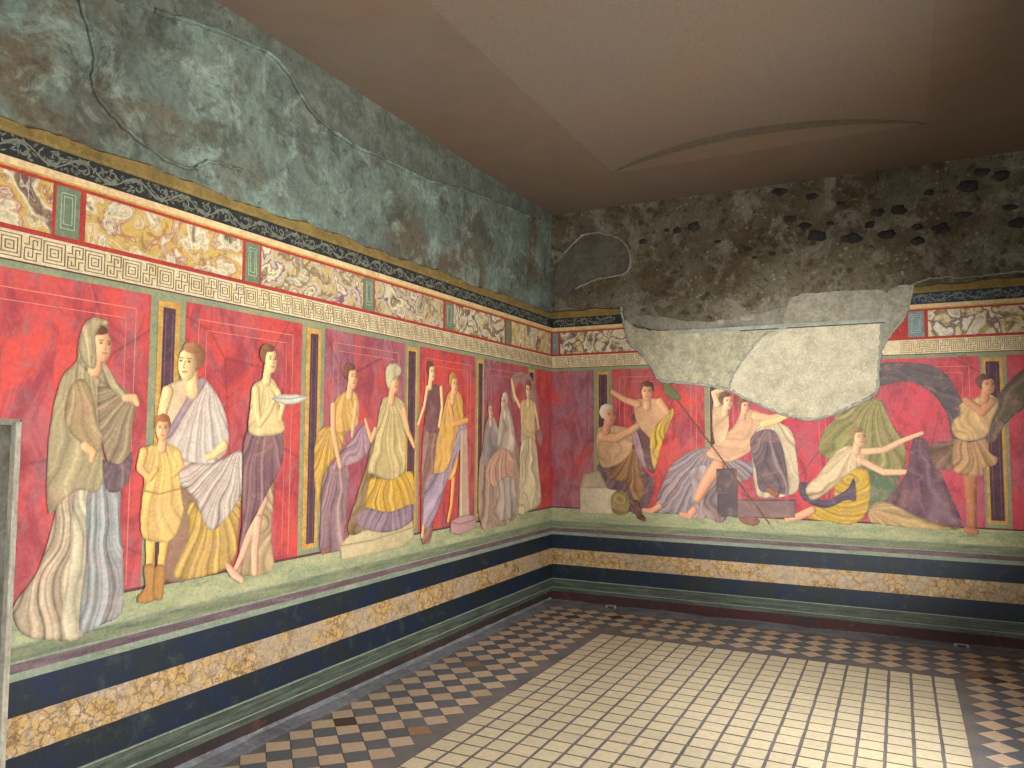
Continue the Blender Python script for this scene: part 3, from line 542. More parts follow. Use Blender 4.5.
# ceiling with a shallow barrel vault let into it over the tiled field
X0, X1, Y0, Y1 = .965, 3.335, -.90, -6.6
cm = MB(); cm.box((-.4, Y0, ZC), (XW+.4, .4, ZC+.3)); cm.box((-.4, YB-.4, ZC), (XW+.4, Y1, ZC+.3))
cm.box((-.4, Y1, ZC), (X0, Y0, ZC+.3)); cm.box((X1, Y1, ZC), (XW+.4, Y0, ZC+.3))
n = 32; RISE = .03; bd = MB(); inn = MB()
def vz(x): return ZC+.004+RISE*(1-(2*(x-X0)/(X1-X0)-1)**2)
for i in range(n):
    xa, xb = X0+(X1-X0)*i/n, X0+(X1-X0)*(i+1)/n
    sa, sb = (vz(xa)-ZC-.004)/RISE, (vz(xb)-ZC-.004)/RISE; ya, yb = Y0-.24*sa, Y0-.24*sb
    inn.poly([(xa, ya, vz(xa)), (xb, yb, vz(xb)), (xb, Y1, vz(xb)), (xa, Y1, vz(xa))])       # shallow vault over the tiled field
    cm.poly([(xa, Y0, ZC), (xb, Y0, ZC), (xb, yb, vz(xb)), (xa, ya, vz(xa))])                # coved end
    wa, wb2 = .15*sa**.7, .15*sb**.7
    bd.poly([(xa, ya, vz(xa)-.002), (xb, yb, vz(xb)-.002), (xb, yb-wb2, vz(xb)-.002), (xa, ya-wa, vz(xa)-.002)])  # dark strip painting the crease shade along the arc
cm.box((-.4, YB-.4, ZC+.2), (XW+.4, .4, ZC+.32))
CE = struct(cm.build('ceiling', M['ceiling'])); inn.build('inner_panel', M['ceil_in'], CE); bd.build('arched_shade', M['ceil_shade'], CE)
# floor
FL = struct(MB().box((-.4, YB-2, -.2), (XW+.4, .4, 0)).build('floor', M['dark_mortar'])); FL['_b'] = [0, 0, 0]
def tiles(name, quads, cols, label=None):
    me = bpy.data.meshes.new(name); v = []; f = []
    for q in quads:
        n = len(v); v += [tuple(c*S for c in p) for p in q]; f.append((n, n+1, n+2, n+3))
    me.from_pydata(v, [], f); me.update(); at = me.color_attributes.new('Col', 'FLOAT_COLOR', 'CORNER')
    at.data.foreach_set('color', np.repeat(np.array([list(c)+[1] for c in cols]), 4, 0).ravel().astype(np.float32))
    me.materials.append(M['tile']); o = bpy.data.objects.new(name, me); link(o, FL)
    if label: o['label'] = label
    return o
def jit(h, k=.1, w=.03):
    c = srgb(h); b = 1+random.uniform(-k, k*.6); return [max(.005, x*b*(1+random.uniform(-w, w))) for x in c]
Q = []; K = []; cw = 2.50/19; rh = .1285
for i in range(19):
    for j in range(44):
        x, y = .893+cw*i+.008, -1.035-rh*j-.004; j1 = lambda: random.uniform(-.002, .002)
        Q.append([(x+j1(), y-rh+.013+j1(), .002), (x+cw-.017+j1(), y-rh+.013+j1(), .002), (x+cw-.017+j1(), y+j1(), .002), (x+j1(), y+j1(), .002)])
        K.append(jit('d2c5a6', .07, .012))
tiles('tile_field', Q, K, 'field of square cream floor tiles in the middle')
Ql = []; Kl = []; Qd = []; Kd = []
px, py = .1748, .1714
for i in range(0, 24):
    for j in range(0, 44):
        for dk in (0, 1):
            x = .207+px*(i+dk*.5); y = -.347-py*(j+dk*.5)
            if dk and (i == 23 or (j >= 3.5 and i == 3)): continue
            inL = x < .80; inF = y > -.90; inR = x > 3.5 and x < 4.2
            if not (inL or inF or inR) or x > 4.18: continue
            if dk and not ((x < .73) or (y > -.85 and x < 4.2) or (x > 3.55)): continue
            hx, hy = px*.5-.003, py*.5-.003; r = lambda: random.uniform(-.003, .003)
            q = [(x-hx+r(), y+r(), .002), (x+r(), y-hy+r(), .002), (x+hx+r(), y+r(), .002), (x+r(), y+hy+r(), .002)]
            worn = random.random() < .04
            if dk: Qd.append(q); Kd.append(jit('666a70' if not worn else '55443c', .15))
            else: Ql.append(q); Kl.append(jit('c6ae94' if not worn else '94735a', .13, .04))
tiles('checker_border', Ql, Kl, 'pale diamond tiles of the checkered border'); tiles('checker_border', Qd, Kd, 'dark diamond tiles of the checkered border')
# mortar strips along the wall foot
def fillet(w, a0, a1, n=60):
    mb = MB(); prof = [(0, .035), (.03, .014), (.085, .006), (.125, .0)] if w == 'L' else [(.03, .02), (.07, .010), (.15, .006), (.235, .0)]
    for i in range(n):
        p = a0+(a1-a0)*i/n; q = a0+(a1-a0)*(i+1)/n
        jp = .012*math.sin(p*7.1)+.006*math.sin(p*23); jq = .012*math.sin(q*7.1)+.006*math.sin(q*23)
        for (d0, z0), (d1, z1) in zip(prof[:3], prof[1:4]):
            f0 = lambda d, jj: d+jj*(d > .01)
            mb.poly([W(w, p, z0, f0(d0, jp)), W(w, q, z0, f0(d0, jq)), W(w, q, z1+.0012, f0(d1, jq)), W(w, p, z1+.0012, f0(d1, jp))])
    return mb
fm = fillet('L', -5.2, -.0); struct(fm.build('trim_1', M['grey_mortar'])); struct(fillet('R', 0, XW).build('trim_2', M['grey_mortar']))
# doorway: stone reveal + pale wooden frame strip on the wall corner
dm = MB(); dm.box((-.02, -5.222, 0), (.010, -5.2, 1.648)); pass
d1 = struct(dm.build('door_1', M['wood_pale']))
dd = MB(); dd.box((-.395, -5.30, 0), (-.30, -5.225, 1.62))
o = dd.build('door_frame', M['wood_pale'], d1)
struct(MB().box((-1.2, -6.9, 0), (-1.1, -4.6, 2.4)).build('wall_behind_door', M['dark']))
# ------------------------------------------------------------------ painted dado (both walls)
DADO = [('base_stripe', .0, .088, 'red_base', .006), ('green_stripe', .088, .122, 'dgreen', .010), ('pale_stripe', .122, .128, 'pgreen', .013), ('green_stripe', .128, .204, 'dgreen', .010),
        ('pale_stripe', .204, .211, 'pgreen', .0125), ('black_band', .211, .347, 'black', .004), ('marble_band', .347, .5, 'gold', .005), ('black_band', .5, .637, 'black', .004),
        ('pale_stripe', .637, .668, 'pgreen', .006), ('purple_stripe', .668, .705, 'purple', .005), ('pale_stripe', .705, .714, 'pgreen', .006), ('olive_stripe', .714, .768, 'mgreen', .005),
        ('pale_stripe', .768, .776, 'pgreen', .006), ('green_ledge', .776, .896, 'lgreen', .005), ('maroon_line', .896, .910, 'maroon_line', .0055)]
for w, a0, a1, lab in (('L', -5.2, 0, 'painted dado of black, gold marble and green stripes along the left wall'), ('R', 0, XW, 'painted dado of black, gold marble and green stripes along the far wall')):
    t = thing('painted_dado', lab, 'dado', W(w, (a0+a1)/2, 0), 'painted dados')
    for nm, z0, z1, mt, d in DADO:
        if w == 'R' and nm == 'base_stripe':
            MB().prism([W(w, 0, .088, .0004), W(w, 0, .088, .009), W(w, 0, 0, .062), W(w, 0, 0, .0004)], (XW, 0, 0)).build(nm, M[mt], t, t['_b']); continue
        o = band(nm, w, a0, a1, z0, z1, d, M['base_l' if w == 'L' and mt == 'red_base' else mt], t)
# ------------------------------------------------------------------ red frieze
def figcanvas(w, shapes, res, parent, label, name, d, k):
    xs = []; zs = []
    for s in shapes:
        e = .02
        if s[0] == 'h': e = abs(s[2][0][1]-s[2][1][1])*.55
        if s[0] == 'l': e = max(p[2] for p in s[2])
        for p in s[2]: xs += [p[0]-e, p[0]+e]; zs += [p[1]-e, p[1]+e]
    if s[0] == 'h': pass
    c = Canvas(min(xs), min(max(xs), XW-.002 if w == 'R' else -.002), min(zs), max(zs), res)
    for n, (kd, col, pts, ex) in enumerate(shapes):
        if kd == 'd': c.drape(col, pts, ex, False, n+k)
        elif kd == 'p': c.drape(col, pts, None, True, n+k)
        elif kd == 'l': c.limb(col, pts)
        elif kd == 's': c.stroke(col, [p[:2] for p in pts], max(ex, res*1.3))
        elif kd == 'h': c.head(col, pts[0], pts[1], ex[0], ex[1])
    o = c.build(w, d, M['fig'], parent, name); o['label'] = label; return o
PAN = [('L', -6.15, -4.633, 'red0', 'red fresco panel with a veiled robed figure, leftmost, above the doorway'),
       ('L', -4.435, -3.617, 'red0', 'red fresco panel with a white robed seated figure and a small ochre figure'),
       ('L', -3.416, -2.573, 'red1', 'mauve red fresco panel with a seated figure in a yellow skirt'),
       ('L', -2.384, -1.569, 'red0', 'narrow red fresco panel with an orange robed figure and a painted column'),
       ('L', -1.415, -.56, 'red1', 'faded mauve fresco panel with a cream gowned figure near the corner'),
       ('L', -.404, -.003, 'red0', 'plain narrow red fresco panel on the left wall touching the room corner'),
       ('R', .003, .449, 'red1', 'plain narrow red fresco panel on the far wall touching the room corner'),
       ('R', .634, 1.523, 'red0', 'red fresco panel with a brown draped seated figure and yellow mantled figure'),
       ('R', 1.70, 2.62, 'red2', 'red fresco panel with a reclining lilac draped figure below the plaster patch'),
       ('R', 2.80, 3.686, 'red2', 'rose red fresco panel with a kneeling figure and a dark mantled figure'),
       ('R', 3.861, 4.255, 'red2', 'red fresco panel at the right edge beyond the last pilaster')]
PATCH_CUT = [(.738, 2.86), (.797, 2.531), (.964, 2.359), (1.061, 2.213), (1.137, 2.135), (1.482, 2.079), (1.751, 2.027), (2.01, 1.888), (2.218, 1.798), (2.437, 1.761), (2.739, 1.852), (2.955, 2.016), (2.978, 2.332), (3.094, 2.492), (3.17, 2.587), (3.228, 2.86)]
# green surround behind the panels (a painted ground, one per wall)
for w, a0, a1, lab in (('L', -6.2, 0, 'sage green painted ground framing the red panels of the left wall'), ('R', 0, XW, 'sage green painted ground framing the red panels of the far wall')):
    g = MB()
    if w == 'L': wbox(g, w, -5.2, 0, .905, 2.287, .0003, .003); wbox(g, w, -6.2, -5.2, 1.66, 2.287, .0003, .003)
    else: wbox(g, w, a0, a1, .905, 2.287, -.0218, .003)
    o = g.build('painted_ground', M['green_surround'], None, W(w, (a0+a1)/2, .905)); tag(o, lab, 'fresco', 'green fresco grounds')
roots = {}
for w, a0, a1, mt, lab in PAN:
    b = W(w, (a0+a1)/2, .91); t = thing('fresco_panel', lab, 'fresco panel', b, 'red fresco panels'); roots.setdefault(w, []).append(t)
    mb = MB()
    if a0 < -6: wbox(mb, w, -5.2, a1, .91, 2.252, .0005, .0045); wbox(mb, w, a0, -5.2, 1.66, 2.252, .0005, .0045)
    else: wbox(mb, w, a0, a1, .91, 2.252, .0005, .0045)
    mb.build('red_field', M[mt], t, b)
    if a1-a0 > .5:
        ln = MB()
        for ins, th in ((.075, .004), (.125, .003)):
            l, r, zt = a0+ins, a1-ins, 2.252-ins
            wbox(ln, w, l, r, zt-th, zt, .004, .0062); wbox(ln, w, r-th, r, .93, zt, .004, .0062)
            if a0 > -6: wbox(ln, w, l, l+th, .93, zt, .004, .0062)
        ln.build('border_line', M['line'], t, b)
k = 0; order = {}
for w, pn, lab, res, shapes in FIGS:
    par = roots['L'][pn] if w == 'L' else {1: roots['R'][1], 2: roots['R'][2], 3: roots['R'][3], 4: roots['R'][3]}[pn]
    k += 1; dd_ = .0085+.0012*(k % 6) if w == 'L' else .0085+.0012*((k-12) % 8)
    nm = 'painted_figure'
    for key, nn in (('bowl', 'painted_bowl'), ('column', 'painted_column'), ('block b', 'painted_block'), ('staff', 'painted_staff'), ('slipper', 'painted_slipper'), ('cloth heaped', 'painted_cloth'), ('group', 'painted_group')):
        if key in lab: nm = nn
    figcanvas(w, shapes, res, par, lab, nm, dd_, k*11)
PIL = [('L', -4.593, -4.470, -4.566, -4.498, 'leftmost plum painted pilaster, behind the seated white robed figure'), ('L', -3.582, -3.452, -3.547, -3.481, 'plum painted pilaster right of the figure with the purple skirt'),
       ('L', -2.549, -2.418, -2.532, -2.444, 'plum painted pilaster right of the figure with the pale headscarf'), ('L', -1.545, -1.43, -1.518, -1.449, 'dark painted pilaster right of the painted column'),
       ('L', -.545, -.43, -.538, -.449, 'narrow dark painted pilaster on the left wall nearest the corner'), ('R', .488, .598, .5, .586, 'dark painted pilaster on the far wall nearest the corner'),
       ('R', 1.563, 1.655, 1.572, 1.644, 'plum painted pilaster just under the plaster patch'), ('R', 2.66, 2.76, 2.675, 2.745, 'plum painted pilaster mostly hidden behind the kneeling figure'), ('R', 3.702, 3.835, 3.722, 3.813, 'rightmost plum painted pilaster beside the dark mantled figure')]
for w, g0, g1, p0, p1, lab in PIL:
    b = W(w, (g0+g1)/2, .94); t = thing('painted_pilaster', lab, 'pilaster', b, 'painted plum pilasters')
    band('gold_edge', w, g0, g1, .94, 2.236, .0062, M['gold_edge'], t)
    band('plum_strip', w, p0, p1, .968, 2.205, .0074, M['plum'], t)
    c = (p0+p1)/2; h = (p1-p0)*.28
    for x in (c-h, c+h): wbox(MB(), w, x-.0012, x+.0012, 1.0, 2.18, .007, .0082).build('thin_line', M['pale_plum'], t, b)
# ------------------------------------------------------------------ meander border, agate frieze, vine frieze, cornice
def clip_cut(z):      # left/right a of the repaired area at height z
    L_ = [(a, zz) for a, zz in PATCH_CUT[:5]]; R_ = PATCH_CUT[-4:]
    def at(P_):
        for (a0, z0), (a1, z1) in zip(P_[:-1], P_[1:]):
            if min(z0, z1) <= z <= max(z0, z1): return a0+(a1-a0)*(z-z0)/(z1-z0)
        return P_[0][0]
    return at(L_), at(R_)
def segs(w, z0, z1):
    if w == 'L': return [[(-6.2, z0), (0, z0), (0, z1), (-6.2, z1)]]
    l0, r0 = clip_cut(z0); l1, r1 = clip_cut(z1)
    return [[(0, z0), (l0, z0), (l1, z1), (0, z1)], [(r0, z0), (XW, z0), (XW, z1), (r1, z1)]]
def strips(nm, w, z0, z1, d, mat, lab, cat, grp, parent_fn=None):
    out = []
    for i, p in enumerate(segs(w, z0, z1)):
        ac = sum(q[0] for q in p)/4; b = W(w, ac, z0)
        t = thing(nm, lab[i], cat, b, grp)
        wprism('ground', w, p, -.0218 if w == 'R' else .0003, d, M['blue_vine' if mat == 'black_vine' and ac > 3 else mat], t, b); out.append((t, p, b))
    return out
def key_lines(mb, w, a, z, u):
    th = .34*u
    def h(x0, x1, y): wbox(mb, w, a+x0*u-th/2, a+x1*u+th/2, z+y*u-th/2, z+y*u+th/2, .006, .0082)
    def v(x, y0, y1): wbox(mb, w, a+x*u-th/2, a+x*u+th/2, z+y0*u-th/2, z+y1*u+th/2, .006, .0082)
    for r in (4.1, 2.8, 1.5): h(-r, r, r); h(-r, r, -r); v(-r, -r, r); v(r, -r, r)
    h(-.4, .4, 0)
    c = 8.35                         # key motif between the squares
    for q in (-1, 1):
        hh = lambda x0, x1, y: h(c+min(q*x0, q*x1), c+max(q*x0, q*x1), q*y); vv = lambda x, y0, y1: v(c+q*x, min(q*y0, q*y1), max(q*y0, q*y1))
        vv(0, 0, 3.2); hh(0, 1.6, 3.2); vv(1.6, 1.6, 3.2); hh(0, 3, 0); vv(3, 0, 4.4); hh(-1.4, 3, 4.4); vv(-1.4, 1.4, 4.4); hh(-3, -1.4, 1.4)
for w in 'LR':
    labs = ['cream meander border with brown key pattern along the left wall'] if w == 'L' else ['short cream meander border between the corner and the plaster patch', 'cream meander border right of the plaster patch']
    for t, p, b in strips('meander_border', w, 2.287, 2.404, .006, 'cream_pale', labs, 'border', 'meander borders'):
        mb = MB(); a = p[0][0]+.09; a = -5.997 if w == 'L' else a
        amax = min(p[1][0], p[2][0]); amin = max(p[0][0], p[3][0])
        if w == 'R' and amin > 1: a = 3.0
        while a < amax-.05:
            if a-.06 > amin: key_lines(mb, w, a, 2.3455, .0109)
            a += .1795
        mb.build('key_pattern', M['key'], t, b)
        e = MB(); pp = [(p[0][0], p[0][1]-.006), (p[1][0], p[1][1]-.006), (p[1][0], p[1][1]), (p[0][0], p[0][1])]
        wprism('dark_edge', w, pp, .0003, .0072, M['maroon_line'], t, b)
labs = {'L': ['brick red painted ground of the marble frieze on the left wall'], 'R': ['brick red frieze ground between the corner and the plaster patch', 'brick red frieze ground right of the plaster patch']}
for w in 'LR': strips('frieze_ground', w, 2.404, 2.653, .005, 'red_band', labs[w], 'fresco', 'red frieze grounds')
labs = {'L': ['cream painted moulding under the vine frieze of the left wall'], 'R': ['cream painted moulding between the corner and the plaster patch', 'cream painted moulding right of the plaster patch']}
for w in 'LR':
    for t, p, b in strips('painted_moulding', w, 2.653, 2.691, .012, 'cream', labs[w], 'moulding', 'cream mouldings'):
        q = [(p[0][0], 2.651), (p[1][0], 2.651), (p[1][0], 2.660), (p[0][0], 2.660)]
        wprism('shade_line', w, q, 0, .013, M['gold_edge'], t, b)
AGP = [('L', -6.15, -5.117, 0, 'leftmost yellow agate marble panel above the doorway, cut by the photo edge'), ('L', -4.971, -4.09, 0, 'long yellow agate marble panel, second from the left'), ('L', -3.954, -3.061, 1, 'grey and yellow agate marble panel above the cream topped figure'),
       ('L', -2.935, -2.077, 1, 'grey and yellow agate marble panel above the headscarfed figure'), ('L', -1.922, -1.053, 2, 'cream agate marble panel, second from the corner on the left wall'), ('L', -.916, -.053, 0, 'agate marble panel beside the corner on the left wall'),
       ('R', .092, .93, 2, 'cream and plum agate marble panel cut by the plaster patch'), ('R', 3.335, 4.15, 2, 'dark plum and cream agate marble panel right of the plaster patch')]
for w, a0, a1, kk, lab in AGP:
    p = [(a0, 2.425), (a1, 2.425), (a1, 2.637), (a0, 2.637)]
    if w == 'R' and a0 < 1: p = [(a0, 2.425), (.905, 2.425), (.76, 2.637), (a0, 2.637)]
    b = W(w, (a0+a1)/2, 2.425); t = thing('marble_panel', lab, 'marble panel', b, 'painted agate marble panels')
    wprism('agate_field', w, p, 0, .0065, M['agate%d' % kk], t, b)
    for x in (a0+.1, a1-.1 if a1 != .93 else .7): wbox(MB(), w, x, x+.0025, 2.43, 2.63, .006, .0075).build('thin_line', M['pale_line'], t, b)
GP = [('L', -5.102, -4.998, 'leftmost small green framed panel in the frieze'), ('L', -4.068, -3.968, 'second small green framed panel from the left in the frieze'), ('L', -3.051, -2.945, 'small green framed panel above the plum pilaster and bowl'),
      ('L', -2.045, -1.929, 'small green framed panel, second from the corner on the left wall'), ('L', -1.023, -.936, 'small green framed panel nearest the corner on the left wall'),
      ('R', .008, .07, 'narrow blue grey framed panel in the corner of the far wall'), ('R', 3.192, 3.307, 'blue grey framed panel touching the right edge of the plaster patch')]
for w, a0, a1, lab in GP:
    b = W(w, (a0+a1)/2, 2.425); t = thing('framed_panel', lab, 'painted panel', b, 'small painted framed panels')
    band('panel_field', w, a0, a1, 2.425, 2.637, .0065, M['green_panel' if w == 'L' else 'blue_panel'], t)
    lm = MB()
    for ins in (.022, .034):
        if a1-a0 > .09:
            for x in (a0+ins, a1-ins): wbox(lm, w, x-.0015, x+.0015, 2.425+ins*1.6, 2.637-ins*1.2, .006, .008)
            for z in (2.425+ins*1.6, 2.637-ins*1.2): wbox(lm, w, a0+ins, a1-ins, z-.0015, z+.0015, .006, .008)
    if lm.v: lm.build('inner_frame', M['pale_line'], t, b)
labs = {'L': ['black frieze with grey green scrolling vine along the left wall'], 'R': ['black vine frieze between the corner and the plaster patch', 'dark blue vine frieze right of the plaster patch']}
for w in 'LR':
    for t, p, b in strips('vine_frieze', w, 2.691, 2.787, .005, 'black_vine', labs[w], 'frieze', 'black vine friezes'):
        mb = MB(); lo = max(p[0][0], p[3][0]); hi = min(p[1][0], p[2][0])
        lo = max(lo, -5.6)
        def ribbon(pts, wd):
            n_ = len(mb.v); pts = [np.array(q, float) for q in pts]
            for i, q in enumerate(pts):
                dv = pts[min(i+1, len(pts)-1)]-pts[max(i-1, 0)]; dv /= np.hypot(*dv)+1e-9; nn = np.array([-dv[1], dv[0]]); ww = wd*(1-.6*i/len(pts))/2
                for sg in (-1, 1): r_ = q+nn*sg*ww; mb.v.append(W(w, r_[0], r_[1], .0075))
            for i in range(len(pts)-1): mb.f.append((n_+2*i, n_+2*i+1, n_+2*i+3, n_+2*i+2))
        cz = 2.739; a = lo+.02; q = 1
        rr = random.Random(5)
        while a < hi-.14:
            L_ = .13
            ribbon([(a+L_*u, cz+q*.03*math.sin(math.pi*u)) for u in [i/8 for i in range(9)]], .012)
            cx_, cc = a+L_*.55, cz-q*.008
            ribbon([(cx_+(.036-.03*u)*math.cos(q*(2.6-u*6)), cc+(.034-.028*u)*math.sin(q*(2.6-u*6))) for u in [i/14 for i in range(15)]], .011)
            for _ in range(22):
                x, z = a+rr.uniform(0, L_), cz+rr.uniform(-.036, .036); an = rr.uniform(0, 6.28); l1, l2 = rr.uniform(.009, .02), rr.uniform(.003, .007)
                mb.poly([W(w, x+math.cos(an)*l1, z+math.sin(an)*l1, .0072), W(w, x-math.sin(an)*l2, z+math.cos(an)*l2, .0072), W(w, x-math.cos(an)*l1, z-math.sin(an)*l1, .0072), W(w, x+math.sin(an)*l2, z-math.cos(an)*l2, .0072)])
            a += L_; q = -q
        if mb.v: mb.build('scrolling_vine', M['vine'], t, b)
# ochre mortar ledge above the frieze: rough edged slope back to the upper wall
def ledge(w, a0, a1, name, n):
    mb = MB(); r = random.Random(11); st = []
    for i in range(n+1):
        a = a0+(a1-a0)*i/n; j = .008*math.sin(a*5.1)+.006*math.sin(a*17)+r.uniform(-.004, .004)
        st.append([W(w, a, 2.785, -.03), W(w, a, 2.785, .012), W(w, a, 2.80+r.uniform(-.002, .002), .016), W(w, a, 2.845+j, .008), W(w, a, 2.862+j, -.024)])
    for A, B in zip(st[:-1], st[1:]):
        n0 = len(mb.v); mb.v += A+B; mb.f += [(n0+k_, n0+k_+1, n0+6+k_, n0+5+k_) for k_ in range(4)]
    return struct(mb.build(name, M['ochre']))
ledge('L', -6.2, 0, 'trim_3', 160); ledge('R', 0, .75, 'trim_4', 30); ledge('R', 3.22, XW, 'trim_5', 40)
# thin rough plaster skirt of the upper left wall just above the ledge, and worn plaster outlines
def lumpy_line(w, pts, r0, mat, name, parent, base, seed=1, d=-.013):
    rr = random.Random(seed); P_ = smooth_loop(pts, 8, False)
    return MB().tube([W(w, p[0]+rr.uniform(-.004, .004), p[1]+rr.uniform(-.006, .006), d) for p in P_], [r0*rr.uniform(.6, 1.4) for _ in P_], 6).build(name, mat, parent, base, True)
CR = [('L', [(-4.66, 3.62), (-4.3, 3.70), (-3.85, 3.74), (-3.55, 3.55), (-3.2, 3.49), (-2.9, 3.50), (-2.3, 3.52), (-1.8, 3.60), (-1.1, 3.66), (-.4, 3.72)], .013, 'ragged upper edge of plaster along the left wall'),
      ('L', [(-5.05, 3.55), (-4.95, 3.28), (-4.93, 3.1), (-4.7, 2.96), (-4.45, 2.92), (-4.3, 3.0), (-4.1, 3.02)], .010, 'curved plaster ridge on the left wall above the ledge'),
      ('R', [(.12, 3.45), (.35, 3.62), (.62, 3.58), (.80, 3.42), (.78, 3.2), (.45, 3.15), (.25, 3.08)], .012, 'pale plaster outline on the rubble wall near the corner'),
      ('R', [(3.23, 2.86), (3.35, 2.90), (3.5, 2.90), (3.62, 2.885), (3.9, 2.90), (4.2, 2.89)], .010, 'rough plaster edge above the ochre ledge on the right')]
for i, (w, pts, r0, lab) in enumerate(CR):
    o = lumpy_line(w, pts, r0, M['patchT'] if w == 'R' else M['plaster'], 'plaster_ridge', None, W(w, pts[0][0], pts[0][1]), i); tag(o, lab, 'plaster ridge', 'plaster ridges')
SR = rough_ = [(p[0], p[1]) for p in smooth_loop([(-6.2, 3.50), (-5.5, 3.58), (-5.05, 3.55), (-4.66, 3.62), (-4.3, 3.70), (-3.85, 3.74), (-3.55, 3.55), (-3.2, 3.49), (-2.9, 3.50), (-2.3, 3.52), (-1.8, 3.60), (-1.1, 3.66), (-.4, 3.72), (-.05, 3.76)], 8, False)]
rs = random.Random(2); SR = [(a, z+rs.uniform(-.012, .012)) for a, z in SR]+[(-.05, ZC), (-6.2, ZC)]
struct(wprism('wall_left_rubble', 'L', SR, -.0215, -.017, M['rubble_l']))
PL = [(p[0]+rs.uniform(-.01, .01), p[1]+rs.uniform(-.01, .01)) for p in smooth_loop([(.12, 3.42), (.35, 3.62), (.62, 3.58), (.80, 3.42), (.78, 3.2), (.45, 3.15), (.25, 3.08), (.05, 3.0), (.03, 3.3)], 5)]
struct(wprism('wall_far_plaster', 'R', PL, -.0215, -.014, M['patchD']))
# ------------------------------------------------------------------ repair plaster on the far wall
pt = thing('plaster_patch', 'large pale grey plaster patch covering the broken middle of the far wall frieze', 'plaster patch', W('R', 2.0, 1.76))
b = pt['_b']
crack = [(2.30, 2.575), (2.18, 2.55), (2.063, 2.50), (1.98, 2.43), (1.931, 2.363), (1.87, 2.28), (1.825, 2.223), (1.78, 2.14), (1.745, 2.03)]
rj = random.Random(3)
def rough(P_, k=.007): return [(p[0]+rj.uniform(-k, k), p[1]+rj.uniform(-k, k)) for p in P_]
Lp = rough(smooth_loop([(.80, 2.56), (.86, 2.46), (.964, 2.359), (1.061, 2.213), (1.137, 2.125), (1.30, 2.10), (1.482, 2.079), (1.65, 2.05), (1.745, 2.03)], 5, False))
Lt = rough(smooth_loop([(2.27, 2.57), (1.9, 2.575), (1.5, 2.58), (1.3, 2.60), (1.1, 2.60), (.9, 2.64), (.78, 2.72), (.745, 2.70)], 5, False))
wprism('left_plaster', 'R', Lp+[(p[0]-.003, p[1]) for p in crack[::-1]]+Lt, -.0215, .019, M['patchL'], pt, b)
Rp = rough(smooth_loop([(1.745, 2.03), (1.88, 1.96), (2.01, 1.888), (2.218, 1.798), (2.32, 1.77), (2.437, 1.761), (2.6, 1.80), (2.739, 1.852), (2.86, 1.93), (2.955, 2.016), (2.965, 2.17), (2.978, 2.332), (2.99, 2.45), (3.0, 2.57)], 5, False))
wprism('right_plaster', 'R', Rp+[(2.30, 2.575)]+[(p[0]+.003, p[1]) for p in crack[1:]], -.0215, .021, M['patchR'], pt, b)
Sp = rough(smooth_loop([(2.985, 2.335), (3.04, 2.42), (3.094, 2.492), (3.17, 2.587), (3.20, 2.70), (3.235, 2.80), (3.225, 2.85), (3.12, 2.855), (3.04, 2.80), (3.0, 2.66), (2.99, 2.5)], 4))
o = wprism('side_plaster', 'R', Sp, -.0215, .018, M['patchM'], pt, b)
Up = rough(smooth_loop([(2.26, 2.57), (2.6, 2.565), (3.0, 2.565), (3.02, 2.66), (3.04, 2.76), (3.02, 2.83), (2.8, 2.85), (2.5, 2.855), (2.3, 2.835), (2.25, 2.74), (2.22, 2.66)], 4))
wprism('upper_plaster', 'R', Up, -.0215, -.010, M['patchM'], pt, b)
Ul = rough(smooth_loop([(.76, 2.73), (1.1, 2.61), (1.6, 2.585), (2.2, 2.575), (2.24, 2.66), (2.24, 2.74), (1.9, 2.70), (1.6, 2.66), (1.3, 2.69), (1.0, 2.76)], 4), .012)
wprism('upper_plaster', 'R', Ul, -.0215, -.017, M['patchT'], pt, b)
lumpy_line('R', crack, .009, M['mortar_line'], 'crack_ridge', pt, b, 5, .017)
lumpy_line('R', [(.735, 2.86), (.74, 2.78), (.77, 2.68), (.80, 2.56)]+[tuple(p) for p in Lp[4::5]]+[tuple(p) for p in Rp[4::5]], .014, M['mortar_line'], 'rim', pt, b, 4, .015)
lumpy_line('R', [tuple(p) for p in Sp[:30:4]], .009, M['mortar_line'], 'rim', pt, b, 7, .014)
wbox(MB(), 'R', 1.30, 3.03, 2.560, 2.592, -.0215, .028).build('plaster_strip', M['mortar_line'], pt, b)
wbox(MB(), 'R', 1.85, 3.02, 2.552, 2.560, -.0215, .022).build('gap_line', M['stone_dark'], pt, b)
# ------------------------------------------------------------------ dark lava stones bedded in the rubble
ST_ = [(2.202, 3.792, 15), (2.476, 3.71, 12), (1.284, 3.55, 9), (1.441, 3.568, 14), (1.18, 3.563, 6), (2.296, 3.531, 10), (2.412, 3.458, 13), (2.507, 3.354, 18), (2.787, 3.301, 20), (2.992, 3.5, 12), (3.145, 3.496, 16), (2.925, 3.403, 10), (3.058, 3.306, 16), (3.279, 3.34, 9), (3.283, 3.225, 13), (3.455, 3.307, 14), (3.607, 3.4, 14), (3.647, 3.627, 18), (3.748, 3.736, 14), (3.874, 3.678, 15), (1.928, 3.3, 8), (2.131, 3.236, 7), (3.971, 3.286, 14), (3.93, 3.42, 12), (4.12, 3.55, 14), (1.98, 3.22, 6), (2.7, 3.62, 8), (1.66, 3.40, 7), (3.38, 3.62, 9), (.95, 3.48, 10), (2.62, 3.45, 7)]
xs_ = sorted(range(len(ST_)), key=lambda i: ST_[i][0])
names_ = ['row under the ceiling' if z > 3.6 else 'lower row' if z < 3.33 else 'middle row' for _, z, _ in ST_]
used = {}
